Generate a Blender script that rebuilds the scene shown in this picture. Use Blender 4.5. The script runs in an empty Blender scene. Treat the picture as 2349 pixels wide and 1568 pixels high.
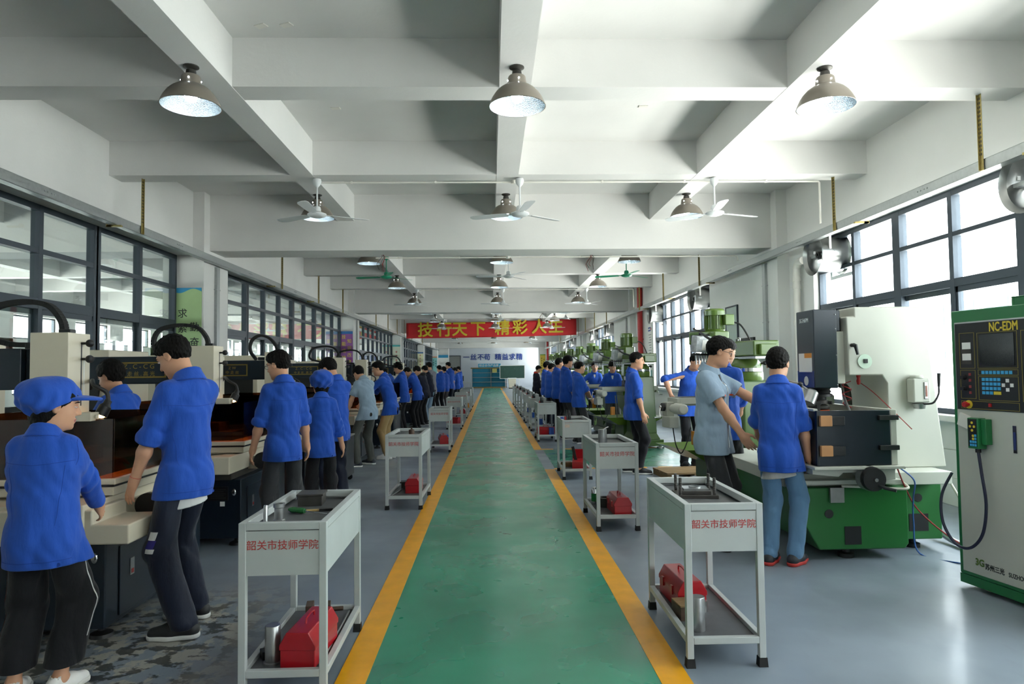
import bpy, bmesh, math, random, time
import numpy as np
from mathutils import Vector, Matrix, Euler
from mathutils.bvhtree import BVHTree
random.seed(7); np.random.seed(7)
scn = bpy.context.scene
COL = scn.collection
# ------------------------------------------------------------------ camera
YAW, PIT, ROLL = math.radians(1.80), math.atan(66/1566.0), 0.0115
_f = Vector((math.sin(YAW)*math.cos(PIT), math.cos(YAW)*math.cos(PIT), math.sin(PIT)))
_r = Vector((math.cos(YAW), -math.sin(YAW), 0)); _u = _r.cross(_f)
_r2 = _r*math.cos(ROLL) - _u*math.sin(ROLL); _u2 = _r*math.sin(ROLL) + _u*math.cos(ROLL)
cam = bpy.data.cameras.new('camera'); cam.lens = 24.0; cam.sensor_width = 36; cam.clip_start = .05; cam.clip_end = 400
camo = bpy.data.objects.new('camera', cam); COL.objects.link(camo)
camo.matrix_world = Matrix(((_r2.x, _u2.x, -_f.x, 0), (_r2.y, _u2.y, -_f.y, 0), (_r2.z, _u2.z, -_f.z, 1.5), (0, 0, 0, 1)))
scn.camera = camo
# ------------------------------------------------------------------ light and exposure
scn.view_settings.view_transform = 'Standard'; scn.view_settings.look = 'None'
scn.view_settings.gamma = 1; scn.view_settings.use_curve_mapping = False
scn.view_settings.exposure = 1.35
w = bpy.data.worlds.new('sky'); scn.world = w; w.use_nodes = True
wn, wl = w.node_tree.nodes, w.node_tree.links; bg = wn['Background']; SKY, YARD_GLOW, LEFT = 6.2, 11.0, 10.0   # overcast sky, world glow for a sunlit yard right, added brightening glow left
def _m(op, a, b=0.0, clamp=False):
    n = wn.new('ShaderNodeMath'); n.operation = op; n.use_clamp = clamp
    for k, v in ((0, a), (1, b)):
        if isinstance(v, (int, float)): n.inputs[k].default_value = v
        else: wl.new(v, n.inputs[k])
    return n.outputs[0]
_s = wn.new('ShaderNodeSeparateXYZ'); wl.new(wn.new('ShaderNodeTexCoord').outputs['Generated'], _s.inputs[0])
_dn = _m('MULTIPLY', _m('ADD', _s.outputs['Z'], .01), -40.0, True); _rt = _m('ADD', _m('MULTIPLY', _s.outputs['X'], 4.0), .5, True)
_g = _m('ADD', _m('MULTIPLY', _rt, YARD_GLOW-LEFT), LEFT); wl.new(_m('ADD', _m('MULTIPLY', _dn, _m('SUBTRACT', _g, SKY)), SKY), bg.inputs[1])
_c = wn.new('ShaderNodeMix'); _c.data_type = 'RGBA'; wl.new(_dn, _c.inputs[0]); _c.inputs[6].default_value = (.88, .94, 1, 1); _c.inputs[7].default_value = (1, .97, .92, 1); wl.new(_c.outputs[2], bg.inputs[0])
pl = bpy.data.lights.new('window_portal', 'AREA'); pl.shape = 'RECTANGLE'; pl.size = 2.5; pl.size_y = 67.0; pl.cycles.is_portal = True   # guides sky sampling to the windows, gives no light itself
po_ = bpy.data.objects.new('window_portal', pl); COL.objects.link(po_); po_.location = (5.32, 29.6, 2.2); po_.rotation_euler = (0, math.radians(90), 0)
cy = scn.cycles
cy.max_bounces = 7; cy.diffuse_bounces = 4; cy.glossy_bounces = 3; cy.transmission_bounces = 4; cy.transparent_max_bounces = 10
cy.caustics_reflective = False; cy.caustics_refractive = False; cy.sample_clamp_indirect = 60; cy.use_denoising = True
try: cy.denoiser = 'OPENIMAGEDENOISE'; cy.denoising_input_passes = 'RGB_ALBEDO_NORMAL'
except Exception: pass
cy.use_adaptive_sampling = True; cy.adaptive_threshold = 0.02

# ------------------------------------------------------------------ helpers
def C(r, g=None, b=None):
    if g is None: h = r.lstrip('#'); r, g, b = int(h[:2], 16), int(h[2:4], 16), int(h[4:], 16)
    f = lambda c: (c/255/12.92 if c/255 <= .04045 else ((c/255+.055)/1.055)**2.4)
    return (f(r), f(g), f(b), 1)
def mat(name, col, rough=.5, metal=0, var=.06, vs=6.0, bump=0, bs=40.0, spec=.5, emit=0, coat=0, alpha=None, stretch=None, rvar=0):
    m = bpy.data.materials.new(name); m.use_nodes = True; nt = m.node_tree; N = nt.nodes; L = nt.links
    p = N['Principled BSDF']
    p.inputs['Roughness'].default_value = rough; p.inputs['Metallic'].default_value = metal
    p.inputs['Specular IOR Level'].default_value = spec; p.inputs['Base Color'].default_value = col
    if coat: p.inputs['Coat Weight'].default_value = coat; p.inputs['Coat Roughness'].default_value = .12
    tc = N.new('ShaderNodeTexCoord'); src = tc.outputs['Object']
    if stretch:
        mp = N.new('ShaderNodeMapping'); mp.inputs['Scale'].default_value = stretch; L.new(src, mp.inputs['Vector']); src = mp.outputs['Vector']
    if var or rvar:
        n = N.new('ShaderNodeTexNoise'); n.inputs['Scale'].default_value = vs; n.inputs['Detail'].default_value = 5; L.new(src, n.inputs['Vector'])
        if var:
            mr = N.new('ShaderNodeMapRange'); mr.inputs[1].default_value = .3; mr.inputs[2].default_value = .7
            mr.inputs[3].default_value = 1-var; mr.inputs[4].default_value = 1+var*.6; L.new(n.outputs['Fac'], mr.inputs[0])
            mx = N.new('ShaderNodeMix'); mx.data_type = 'RGBA'; mx.blend_type = 'MULTIPLY'; mx.inputs[0].default_value = 1
            mx.inputs[6].default_value = col; L.new(mr.outputs[0], mx.inputs[7]); L.new(mx.outputs[2], p.inputs['Base Color'])
        if rvar:
            m2 = N.new('ShaderNodeMapRange'); m2.inputs[1].default_value = .35; m2.inputs[2].default_value = .65
            m2.inputs[3].default_value = rough-rvar; m2.inputs[4].default_value = rough+rvar; L.new(n.outputs['Fac'], m2.inputs[0]); L.new(m2.outputs[0], p.inputs['Roughness'])
    if bump:
        n2 = N.new('ShaderNodeTexNoise'); n2.inputs['Scale'].default_value = bs; n2.inputs['Detail'].default_value = 4; L.new(src, n2.inputs['Vector'])
        bp = N.new('ShaderNodeBump'); bp.inputs['Strength'].default_value = bump; bp.inputs['Distance'].default_value = .01
        L.new(n2.outputs['Fac'], bp.inputs['Height']); L.new(bp.outputs[0], p.inputs['Normal'])
    if emit: m.cycles.emission_sampling = 'NONE'; p.inputs['Emission Color'].default_value = col; p.inputs['Emission Strength'].default_value = emit
    m.diffuse_color = col
    return m
def glass(name, tint, refl=.5, see=1.0):
    m = bpy.data.materials.new(name); m.use_nodes = True; nt = m.node_tree; N = nt.nodes; L = nt.links; N.clear()
    o = N.new('ShaderNodeOutputMaterial'); t = N.new('ShaderNodeBsdfTransparent'); g = N.new('ShaderNodeBsdfGlossy'); x = N.new('ShaderNodeMixShader')
    t.inputs[0].default_value = tint; g.inputs['Roughness'].default_value = .02; g.inputs[0].default_value = (1, 1, 1, 1)
    ge = N.new('ShaderNodeNewGeometry'); dt = N.new('ShaderNodeVectorMath'); dt.operation = 'DOT_PRODUCT'
    L.new(ge.outputs['Incoming'], dt.inputs[0]); L.new(ge.outputs['Normal'], dt.inputs[1])
    def mth(op, i, v, sw=False):
        n = N.new('ShaderNodeMath'); n.operation = op; n.use_clamp = op != 'ABSOLUTE'; k = 1 if sw else 0
        L.new(i, n.inputs[k]); n.inputs[1-k].default_value = v; return n.outputs[0]
    fr = mth('POWER', mth('SUBTRACT', mth('ABSOLUTE', dt.outputs['Value'], 0), 1.0, True), 5.0)   # Schlick, the same from both faces
    fr = mth('ADD', mth('MULTIPLY', mth('MULTIPLY', fr, .96), refl), .045*refl)
    L.new(fr, x.inputs[0]); L.new(t.outputs[0], x.inputs[1]); L.new(g.outputs[0], x.inputs[2]); L.new(x.outputs[0], o.inputs[0])
    return m
V = lambda *a: np.array(a, float)
def unit(a): return a/max(1e-9, np.linalg.norm(a))
def I4(): return Matrix.Identity(4)
def T(x, y, z): return Matrix.Translation((x, y, z))
def R(ax, deg): return Matrix.Rotation(math.radians(deg), 4, ax)
def smooth_path(pts, k=7):     # smooth curve through points
    P = [V(*p) for p in pts]; out = []
    for i in range(len(P)-1):
        p0, p1, p2, p3 = P[max(i-1, 0)], P[i], P[i+1], P[min(i+2, len(P)-1)]
        for j in range(k):
            f = j/k; out.append(tuple(.5*((2*p1)+(p2-p0)*f+(2*p0-5*p1+4*p2-p3)*f*f+(3*p1-p0-3*p2+p3)*f**3)))
    return out+[tuple(P[-1])]
class MB:
    def __init__(s, M=None): s.v = []; s.f = []; s.mi = []; s.sm = []; s.M = M or I4()
    def add(s, vs, fs, mi=0, sm=False):
        b = len(s.v); s.v += [tuple(s.M @ Vector(p)) for p in vs]
        s.f += [tuple(i+b for i in f) for f in fs]; s.mi += [mi]*len(fs); s.sm += [sm]*len(fs); return s
    def box(s, x0, x1, y0, y1, z0, z1, mi=0):
        v = [(x0, y0, z0), (x1, y0, z0), (x1, y1, z0), (x0, y1, z0), (x0, y0, z1), (x1, y0, z1), (x1, y1, z1), (x0, y1, z1)]
        return s.add(v, [(0, 3, 2, 1), (4, 5, 6, 7), (0, 1, 5, 4), (1, 2, 6, 5), (2, 3, 7, 6), (3, 0, 4, 7)], mi)
    def cb(s, c, d, mi=0): return s.box(c[0]-d[0]/2, c[0]+d[0]/2, c[1]-d[1]/2, c[1]+d[1]/2, c[2]-d[2]/2, c[2]+d[2]/2, mi)
    def hexa(s, b, t, mi=0):   # two quads of corners, bottom and top
        return s.add(list(b)+list(t), [(0, 3, 2, 1), (4, 5, 6, 7), (0, 1, 5, 4), (1, 2, 6, 5), (2, 3, 7, 6), (3, 0, 4, 7)], mi)
    def quad(s, a, b, c, d, mi=0): return s.add([a, b, c, d], [(0, 1, 2, 3)], mi)
    def prism(s, poly, a0, a1, ax='z', mi=0, sm=False):  # polygon extruded along an axis; poly are the other two coordinates in x,y,z order
        n = len(poly); mk = {'z': lambda p, a: (p[0], p[1], a), 'y': lambda p, a: (p[0], a, p[1]), 'x': lambda p, a: (a, p[0], p[1])}[ax]
        v = [mk(p, a0) for p in poly]+[mk(p, a1) for p in poly]
        s.add(v, [(i, (i+1) % n, n+(i+1) % n, n+i) for i in range(n)], mi, sm)
        return s.add(v, [tuple(range(n-1, -1, -1)), tuple(range(n, 2*n))], mi)
    def tube(s, pts, r, n=8, mi=0, cap=True):
        P = [Vector(p) for p in pts]; rs = r if isinstance(r, (list, tuple)) else [r]*len(P)
        t0 = (P[1]-P[0]).normalized(); a = Vector((0, 0, 1)) if abs(t0.z) < .9 else Vector((1, 0, 0)); nn = t0.cross(a).normalized(); v = []
        for i, p in enumerate(P):
            t = (P[min(i+1, len(P)-1)]-P[max(i-1, 0)]).normalized()
            nn = (nn-t*nn.dot(t)).normalized(); b = t.cross(nn)
            v += [tuple(p+(nn*math.cos(2*math.pi*k/n)+b*math.sin(2*math.pi*k/n))*rs[i]) for k in range(n)]
        f = [(i*n+k, i*n+(k+1) % n, (i+1)*n+(k+1) % n, (i+1)*n+k) for i in range(len(P)-1) for k in range(n)]
        s.add(v, f, mi, True)
        if cap: s.add(v, [tuple(range(n-1, -1, -1)), tuple(range((len(P)-1)*n, len(P)*n))], mi)
        return s
    def cyl(s, p0, p1, r0, r1=None, n=16, mi=0): return s.tube([p0, p1], [r0, r0 if r1 is None else r1], n, mi)
    def lathe(s, prof, c=(0, 0, 0), n=24, ax='z', mi=0, cap=False):
        v = []
        for r, h in prof:
            for k in range(n):
                a = 2*math.pi*k/n; q = (r*math.cos(a), r*math.sin(a), h)
                if ax == 'x': q = (q[2], q[0], q[1])
                if ax == 'y': q = (q[1], q[2], q[0])
                v.append((c[0]+q[0], c[1]+q[1], c[2]+q[2]))
        m = len(prof); f = [(i*n+k, i*n+(k+1) % n, (i+1)*n+(k+1) % n, (i+1)*n+k) for i in range(m-1) for k in range(n)]
        s.add(v, f, mi, True)
        if cap: s.add(v, [tuple(range(n-1, -1, -1)), tuple(range((m-1)*n, m*n))], mi)
        return s
    def ball(s, c, r, n=16, mi=0, sc=(1, 1, 1)):
        k = n//2; v = []; 
        for i in range(k+1):
            t = math.pi*i/k
            for j in range(n):
                a = 2*math.pi*j/n; v.append((c[0]+sc[0]*r*math.sin(t)*math.cos(a), c[1]+sc[1]*r*math.sin(t)*math.sin(a), c[2]+sc[2]*r*math.cos(t)))
        return s.add(v, [(i*n+j, (i+1)*n+j, (i+1)*n+(j+1) % n, i*n+(j+1) % n) for i in range(k) for j in range(n)], mi, True)
    def mesh(s, name, mats):
        me = bpy.data.meshes.new(name); me.from_pydata(s.v, [], s.f)
        for m in (mats if isinstance(mats, (list, tuple)) else [mats]): me.materials.append(m)
        me.polygons.foreach_set('material_index', s.mi); me.polygons.foreach_set('use_smooth', [True]*len(s.f))
        me.update(); me.validate()
        bm = bmesh.new(); bm.from_mesh(me); bmesh.ops.remove_doubles(bm, verts=bm.verts, dist=1e-5); bmesh.ops.recalc_face_normals(bm, faces=bm.faces); bm.to_mesh(me); bm.free()
        me.set_sharp_from_angle(angle=math.radians(34))
        return me
    def build(s, name, mats, parent=None, bevel=0, seg=2, **kw):
        o = bpy.data.objects.new(name, s.mesh(name, mats)); COL.objects.link(o); o.parent = parent
        if bevel:
            b = o.modifiers.new('bevel', 'BEVEL'); b.width = bevel; b.segments = seg; b.limit_method = 'ANGLE'; b.angle_limit = math.radians(40); b.harden_normals = True
        return tag(o, **kw)
def tag(o, label=None, cat=None, group=None, kind=None):
    if label: o['label'] = label
    if cat: o['category'] = cat
    if group: o['group'] = group
    if kind: o['kind'] = kind
    return o
def thing(name, loc, label, cat, rz=0, group=None):
    o = bpy.data.objects.new(name, None); o.empty_display_size = .1; COL.objects.link(o); o.location = loc; o.rotation_euler = (0, 0, math.radians(rz))
    return tag(o, label, cat, group)
def copy_tree(o, parent=None):
    c = o.copy(); COL.objects.link(c); c.parent = parent
    for ch in list(o.children): copy_tree(ch, c)
    return c
def dup(root, loc, rz=None, label=None, group=None):
    c = copy_tree(root); c.location = loc
    if rz is not None: c.rotation_euler = (0, 0, math.radians(rz))
    return tag(c, label, None, group)
def text(s, size, m, parent=None, M=None, name='lettering', ext=.0008, bold=0, ax='CENTER', sx=1.0, kind=None, space=1.0):
    cu = bpy.data.curves.new(name, 'FONT'); cu.body = s; cu.size = size; cu.align_x = ax; cu.align_y = 'CENTER'; cu.extrude = ext
    cu.resolution_u = 3; cu.space_character = space
    t = bpy.data.objects.new('tmp_text', cu); COL.objects.link(t)
    dg = bpy.context.evaluated_depsgraph_get(); me = bpy.data.meshes.new_from_object(t.evaluated_get(dg))
    bpy.data.objects.remove(t); bpy.data.curves.remove(cu)
    if bold:      # a heavier weight: the same outline laid slightly to each side of itself
        vs = [v.co.copy() for v in me.vertices]; fs = [tuple(p.vertices) for p in me.polygons]; V2, F2 = [], []; d = bold*size
        for k, (ox, oy) in enumerate(((0, 0), (-d, 0), (d, 0), (0, d), (0, -d), (-d*.7, d*.7), (d*.7, d*.7), (d*.7, -d*.7), (-d*.7, -d*.7))):
            F2 += [tuple(i+len(V2) for i in f) for f in fs]; V2 += [(v.x+ox, v.y+oy, v.z+k*2e-5) for v in vs]
        me = bpy.data.meshes.new(name); me.from_pydata(V2, [], F2); me.update()
    me.name = name; me.materials.clear(); me.materials.append(m)
    me.transform((M or I4()) @ Matrix.Diagonal((sx, 1, 1, 1)))
    o = bpy.data.objects.new(name, me); COL.objects.link(o); o.parent = parent
    if kind: o['kind'] = kind
    return o
# text planes: facing -Y (towards the camera), facing +X, facing -X
FY = R('X', 90)
def F_at(x, y, z, rz=0): return T(x, y, z) @ R('Z', rz) @ FY
# ------------------------------------------------------------------ materials
M = {}
M['wall'] = mat('white_plaster', C('#dbdad8'), .85, var=.05, vs=1.2, bump=.12, bs=30)
M['wallw'] = mat('white_wall_paint', C('#e4e4e2'), .7, var=.03, vs=1.5)
M['frame'] = mat('dark_grey_aluminium', C('#3a434d'), .45, .3, var=.05)
M['glass'] = glass('window_glass', (.95, .98, .97, 1), 1.0)
M['glassL'] = glass('partition_glass', (.88, .95, .93, 1), 1.6)
M['galv'] = mat('galvanised_steel', C('#a9adad'), .42, .75, var=.14, vs=25, rvar=.12)
M['zinc'] = mat('yellow_zinc_steel', C('#a4945c'), .45, .6, var=.15, vs=30)
M['steel'] = mat('bare_steel', C('#a5a6a6'), .3, .9, var=.08, vs=20)
M['chrome'] = mat('chrome', C('#d2d4d6'), .12, 1, var=0)
M['stain'] = mat('stainless_drum', C('#8c8d8c'), .28, .95, var=.06, vs=4)
M['dsteel'] = mat('dark_steel', C('#4c4a47'), .5, .6, var=.2, vs=14)
M['black'] = mat('black_plastic', C('#17181a'), .45, var=.04)
M['rubber'] = mat('black_rubber', C('#121212'), .75, var=.05)
M['white'] = mat('white_plastic', C('#e8e8e4'), .4, var=.02)
M['cream'] = mat('cream_machine_paint', C('#d3cab4'), .38, var=.05, vs=3)
M['ivory'] = mat('ivory_machine_paint', C('#bdbeb3'), .4, var=.03, vs=3)
M['navy'] = mat('navy_machine_paint', C('#101d29'), .3, var=.08, vs=3)
M['pvc'] = mat('white_pvc', C('#e0ddd6'), .5, var=.04)
M['red'] = mat('red_paint', C('#b3201f'), .4, var=.08)
M['pipe_red'] = mat('red_pipe_paint', C('#b5282a'), .4, var=.06)
M['mill'] = mat('olive_green_machine_paint', C('#55702a'), .26, var=.05, vs=3, coat=.3)
M['milld'] = mat('dark_olive_machine_paint', C('#45602a'), .3, var=.06, vs=3, coat=.2)
M['edm'] = mat('green_machine_paint', C('#256a31'), .35, var=.06, vs=3)
M['cabg'] = mat('cabinet_green_paint', C('#1f6e3c'), .35, var=.05)
M['cart'] = mat('pale_grey_paint', C('#b6bbba'), .42, var=.05, vs=5)
M['mat'] = mat('grey_rubber_tray_mat', C('#55575a'), .55, var=.18, vs=9)
M['yel'] = mat('yellow_text_paint', C('#d8bf36'), .5, var=0)
M['redt'] = mat('red_text_paint', C('#b8433f'), .6, var=.25, vs=60)
M['bluet'] = mat('blue_text_paint', C('#26418f'), .5, var=0)
M['blackt'] = mat('black_text_paint', C('#1e211f'), .6, var=0)
M['whitet'] = mat('white_text_paint', C('#d8dcdc'), .6, var=0)
M['wood'] = mat('worn_timber', C('#8a6f49'), .7, var=.3, vs=8, stretch=(1, 12, 12), bump=.3, bs=30)
M['orange'] = mat('orange_plastic', C('#d98a20'), .4, var=.03)
M['paper'] = mat('white_paper', C('#e2e0d8'), .8, var=.03)
def floor_mat(name, base, rough, peel=None):
    m = bpy.data.materials.new(name); m.use_nodes = True; nt = m.node_tree; N = nt.nodes; L = nt.links; p = N['Principled BSDF']
    tc = N.new('ShaderNodeTexCoord').outputs['Object']
    def noise(sc, det, stretch=(1, 1, 1), ro=.5):
        mp = N.new('ShaderNodeMapping'); mp.inputs['Scale'].default_value = stretch; L.new(tc, mp.inputs[0]); n = N.new('ShaderNodeTexNoise'); n.inputs['Scale'].default_value = sc; n.inputs['Detail'].default_value = det; n.inputs['Roughness'].default_value = ro; L.new(mp.outputs[0], n.inputs['Vector']); return n.outputs['Fac']
    def rng(i, a, b, c, d):
        r = N.new('ShaderNodeMapRange'); r.interpolation_type = 'SMOOTHSTEP'
        for k, v in enumerate((a, b, c, d)): r.inputs[k+1].default_value = v
        L.new(i, r.inputs[0]); return r.outputs[0]
    def mix(f, a, b):
        x = N.new('ShaderNodeMix'); x.data_type = 'RGBA'
        for k, v in ((0, f), (6, a), (7, b)):
            if hasattr(v, 'is_linked') or hasattr(v, 'links'): L.new(v, x.inputs[k])
            else: x.inputs[k].default_value = v
        return x.outputs[2]
    dk = tuple(c*.82 for c in base[:3])+(1,); lt = tuple(min(1, c*1.10) for c in base[:3])+(1,)
    col = mix(rng(noise(1.3, 2), .25, .75, 0, 1), dk, lt); col = mix(rng(noise(14, 3, (1, .35, 1)), .55, .85, 0, .22), col, tuple(c*.7 for c in base[:3])+(1,))
    if peel:
        sp = N.new('ShaderNodeSeparateXYZ'); L.new(tc, sp.inputs[0]); mk = N.new('ShaderNodeMath'); mk.operation = 'MULTIPLY'
        L.new(rng(sp.outputs['X'], -1.75, -1.15, 1, 0), mk.inputs[0]); L.new(rng(sp.outputs['Y'], 4.2, 5.2, 1, 0), mk.inputs[1])
        m2 = N.new('ShaderNodeMath'); m2.operation = 'MULTIPLY'; L.new(mk.outputs[0], m2.inputs[0]); L.new(rng(noise(7, 6, (1, .7, 1), .6), .47, .52, 0, .9), m2.inputs[1]); col = mix(m2.outputs[0], col, peel)
        m3 = N.new('ShaderNodeMath'); m3.operation = 'MULTIPLY'; L.new(mk.outputs[0], m3.inputs[0]); L.new(rng(noise(11, 5, (.8, 1, 1), .6), .50, .56, 0, .85), m3.inputs[1]); col = mix(m3.outputs[0], col, C('#2a2c2b'))
    L.new(col, p.inputs['Base Color']); L.new(rng(noise(2.1, 3), .3, .7, rough-.07, rough+.07), p.inputs['Roughness'])
    bp = N.new('ShaderNodeBump'); bp.inputs['Strength'].default_value = .12; bp.inputs['Distance'].default_value = .012; L.new(noise(3.5, 2), bp.inputs['Height']); L.new(bp.outputs[0], p.inputs['Normal'])
    p.inputs['Coat Weight'].default_value = .2; p.inputs['Coat Roughness'].default_value = .16; return m
M['floor'] = floor_mat('grey_blue_floor_paint', C('#7f8a95'), .40, C('#a39f93'))
M['aisle'] = floor_mat('green_aisle_paint', C('#22886a'), .30)
M['line'] = mat('yellow_line_paint', C('#eba510'), .38, var=.12, vs=7, bump=.15, bs=12)
M['conc'] = mat('sunlit_concrete', C('#c8c6c2'), .9, var=.05, vs=.5)
M['facade'] = mat('pale_facade', C('#d8dad9'), .8, var=.03, vs=.3)
M['leaf'] = mat('tree_leaves', C('#5c8a3a'), .8, var=.4, vs=3)
M['shade'] = mat('taupe_lamp_enamel', C('#8d857b'), .38, .25, var=.03)
M['refl'] = mat('faceted_reflector', C('#c9d6dd'), .22, .9, var=.25, vs=120, bump=.6, bs=160)
M['bulb'] = mat('lit_bulb', (.85, .95, 1, 1), .4, var=0, emit=14)
M['fanw'] = mat('white_fan_enamel', C('#d5d8da'), .35, var=.02)
M['fang'] = mat('green_fan_enamel', C('#2f9d78'), .35, var=.03)
# ------------------------------------------------------------------ the hall itself
XL, XR, XWL, XWR = -4.6, 4.75, -5.08, 5.08     # column faces and window planes
ZC, ZS, ZM = 4.45, 4.01, 3.52
YB, YN = 63.5, -4.0                            # back wall, wall behind the camera
ST = dict(kind='structure')
MB().box(-14.2, 5.0, YN, YB+.2, -.2, 0).build('floor', M['floor'], **ST)
MB().box(-.62, .80, YN, 60.0, 0, .002).build('floor_aisle', M['aisle'], **ST)
MB().box(.97, 4.95, 10.55, 12.95, 0, .0015).build('floor_aisle', M['aisle'], **ST)
ln = MB().box(-.77, -.62, YN, 60.0, 0, .004); ln.build('floor_line', M['line'], **ST)
ln = MB().box(.80, .95, YN, 10.4, 0, .004).box(.80, .95, 13.0, 51, 0, .004).box(.80, .95, 53, 60.0, 0, .004); ln.build('floor_line', M['line'], **ST)
ln = MB()
for k in range(11):
    ln.box(.95+k*.40, .95+k*.40+.22, 10.4, 10.5, 0, .004); ln.box(.95+k*.40, .95+k*.40+.22, 13.0, 13.1, 0, .004)
ln.build('floor_line', M['line'], **ST)
MB().box(-1.9, 1.9, 60.0, 60.15, 0, .004).build('floor_line', M['line'], **ST)
MB().box(-14.2, 5.3, YN, YB+.2, ZC, ZC+.35).build('ceiling', M['wall'], **ST)
# beams: three long ones, cross beams, deeper girders at the columns
for x0 in (-2.52, .10, 2.69): MB().box(x0, x0+.28, YN, YB, ZS, ZC).build('ceiling_beam', M['wall'], **ST)
MAIN = [11.3+12*k for k in range(-1, 5)]; SEC = [2.9, 5.95, 8.65] + [14.5+12*k+d for k in range(5) for d in (0, 3.1, 6.0)]
for y in SEC:
    if y < YB-1: MB().box(-4.9, 5.0, y, y+.30, ZS+.003, ZC).build('ceiling_beam', M['wall'], **ST)
for y in MAIN: MB().box(XL-.2, XR+.2, y, y+.65, ZM, ZC).build('ceiling_beam', M['wall'], **ST)
# edge beams above the windows
MB().box(-5.3, -4.78, YN, YB, 3.42, ZC).build('ceiling_beam', M['wall'], **ST)
MB().box(4.93, 5.3, YN, YB, 3.42, ZC).build('ceiling_beam', M['wallw'], **ST)
COLY = [11.08+12*k for k in range(-1, 5)]
for y in COLY:
    MB().box(-5.25, XL, y, y+1.0, 0, ZC-.001).build('column', M['wall'], **ST)
    MB().box(XR, 5.3, y, y+1.0, 0, ZC-.001).build('column', M['wallw'], **ST)
# window bands
nwin = 0
def window(X, ys, heavy, side, z0, z1, rails, gl, sash=True):
    """aluminium window band on the plane x = X with mullions at ys and rails at the given heights"""
    global nwin; nwin += 1
    fr = MB(); d = .05; ya, yb = ys[0], ys[-1]
    for i, y in enumerate(ys):
        h = .075 if i in heavy else .035
        fr.box(X-d, X+d, y-h, y+h, z0, z1)
        if i in heavy: fr.box(X-d-.012*side, X+d, y-h*.25, y+h*.25, z0, z1)
    for z, h in [(z0+.03, .03), (z1-.035, .035)]+rails: fr.box(X-d*.96, X+d*.96, ya, yb, z-h, z+h)
    if sash:      # sliding sashes under the transom
        zt = rails[-1][0]-rails[-1][1]
        for i in range(len(ys)-1):
            xo = X + (.02 if i % 2 else -.02)
            fr.box(xo-.015, xo+.015, ys[i], ys[i+1], zt-.06, zt); fr.box(xo-.015, xo+.015, ys[i]+.02, ys[i]+.07, z0, zt); fr.box(xo-.015, xo+.015, ys[i+1]-.07, ys[i+1]-.02, z0, zt)
    o = bpy.data.objects.new('window_%d' % nwin, None); COL.objects.link(o); tag(o, kind='structure'); o.location = (X, ya, 0)
    fr.M = I4(); f = fr.build('window_frame', M['frame']); f.parent = o; f.matrix_parent_inverse = Matrix.Translation((-X, -ya, 0))
    p = MB().box(X-.003, X+.003, ya, yb, z0, z1).build('window_pane', gl); p.parent = o; p.matrix_parent_inverse = Matrix.Translation((-X, -ya, 0))
    return o
ZB, ZT = 1.12, 3.42
LR = [(2.90, .03), (2.31, .06)]
window(XWL, [YN+.1+i*1.1 for i in range(2)]+[-.75], {1}, 1, ZB, ZT, LR, M['glassL'])
window(XWL, [0.1+i*1.096 for i in range(11)], {2, 4, 6, 8}, 1, ZB, ZT, LR, M['glassL'])
for k in range(5):
    y1 = min(23.08+12*k, YB); n = int(round((y1-(12.08+12*k))/1.1)) 
    window(XWL, [12.08+12*k+i*(y1-12.08-12*k)/n for i in range(n+1)], {2, 5, 7}, 1, ZB, ZT, LR, M['glassL'])
RR = [(2.93, .025), (2.40, .045)]
RW = [(-3.75, 10.25), (15.2, 20.6), (27.2, 32.6), (39.2, 44.6), (51.2, 56.6), (60.4, 63.0)]  # last opening added to brighten the far end of the hall
for k, (a, b) in enumerate(RW):
    if k == 0: ys = [10.25-i*1.0 for i in range(15)][::-1]; hv = {len(ys)-3, len(ys)-5, len(ys)-7}
    else: n = 6 if b-a > 4 else 3; ys = [a+i*(b-a)/n for i in range(n+1)]; hv = {2, 4}
    window(XWR, ys, hv, -1, .97, ZT, RR, M['glass'])
# walls: left partition below the windows, right wall between the windows
MB().box(-5.2, -4.98, YN, YB, 0, ZB).build('wall_left', M['wall'], **ST)
wr = MB().box(4.95, 5.3, YN, YB, 0, .93)
ed = [YN, -3.75] + [v for ab in RW for v in ab][1:] + [YB]
for i in range(0, len(ed), 2): wr.box(4.95, 5.3, ed[i], ed[i+1], .93, ZT)
wr.build('wall_right', M['wallw'], **ST)
tl = mat('embossed_white_tile', C('#e3e4e1'), .3, var=.02, bump=.5, bs=14, stretch=(1, 1, .35))
wt = MB()
for i in range(26):
    for j in range(3): wt.box(4.938, 4.95, YN+.1+i*.6, YN+.1+i*.6+.594, .004+j*.3, .30+j*.3-.003)
wt.build('wall_tiles', tl, **ST)
sill = MB()
for a, b in RW: sill.box(4.87, 5.06, a-.05, b+.05, .90, .97)
sill.build('trim_1', M['wallw'], bevel=.01, **ST)
bw = mat('back_wall_paint', C('#d0d5dc'), .8, var=.03, vs=.6)
MB().box(-14.2, 5.3, YB, YB+.2, 0, ZC).build('wall_back', bw, **ST)
MB().box(-14.2, 5.3, YN-.2, YN, 0, ZC).build('wall_front', M['wall'], **ST)
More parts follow.
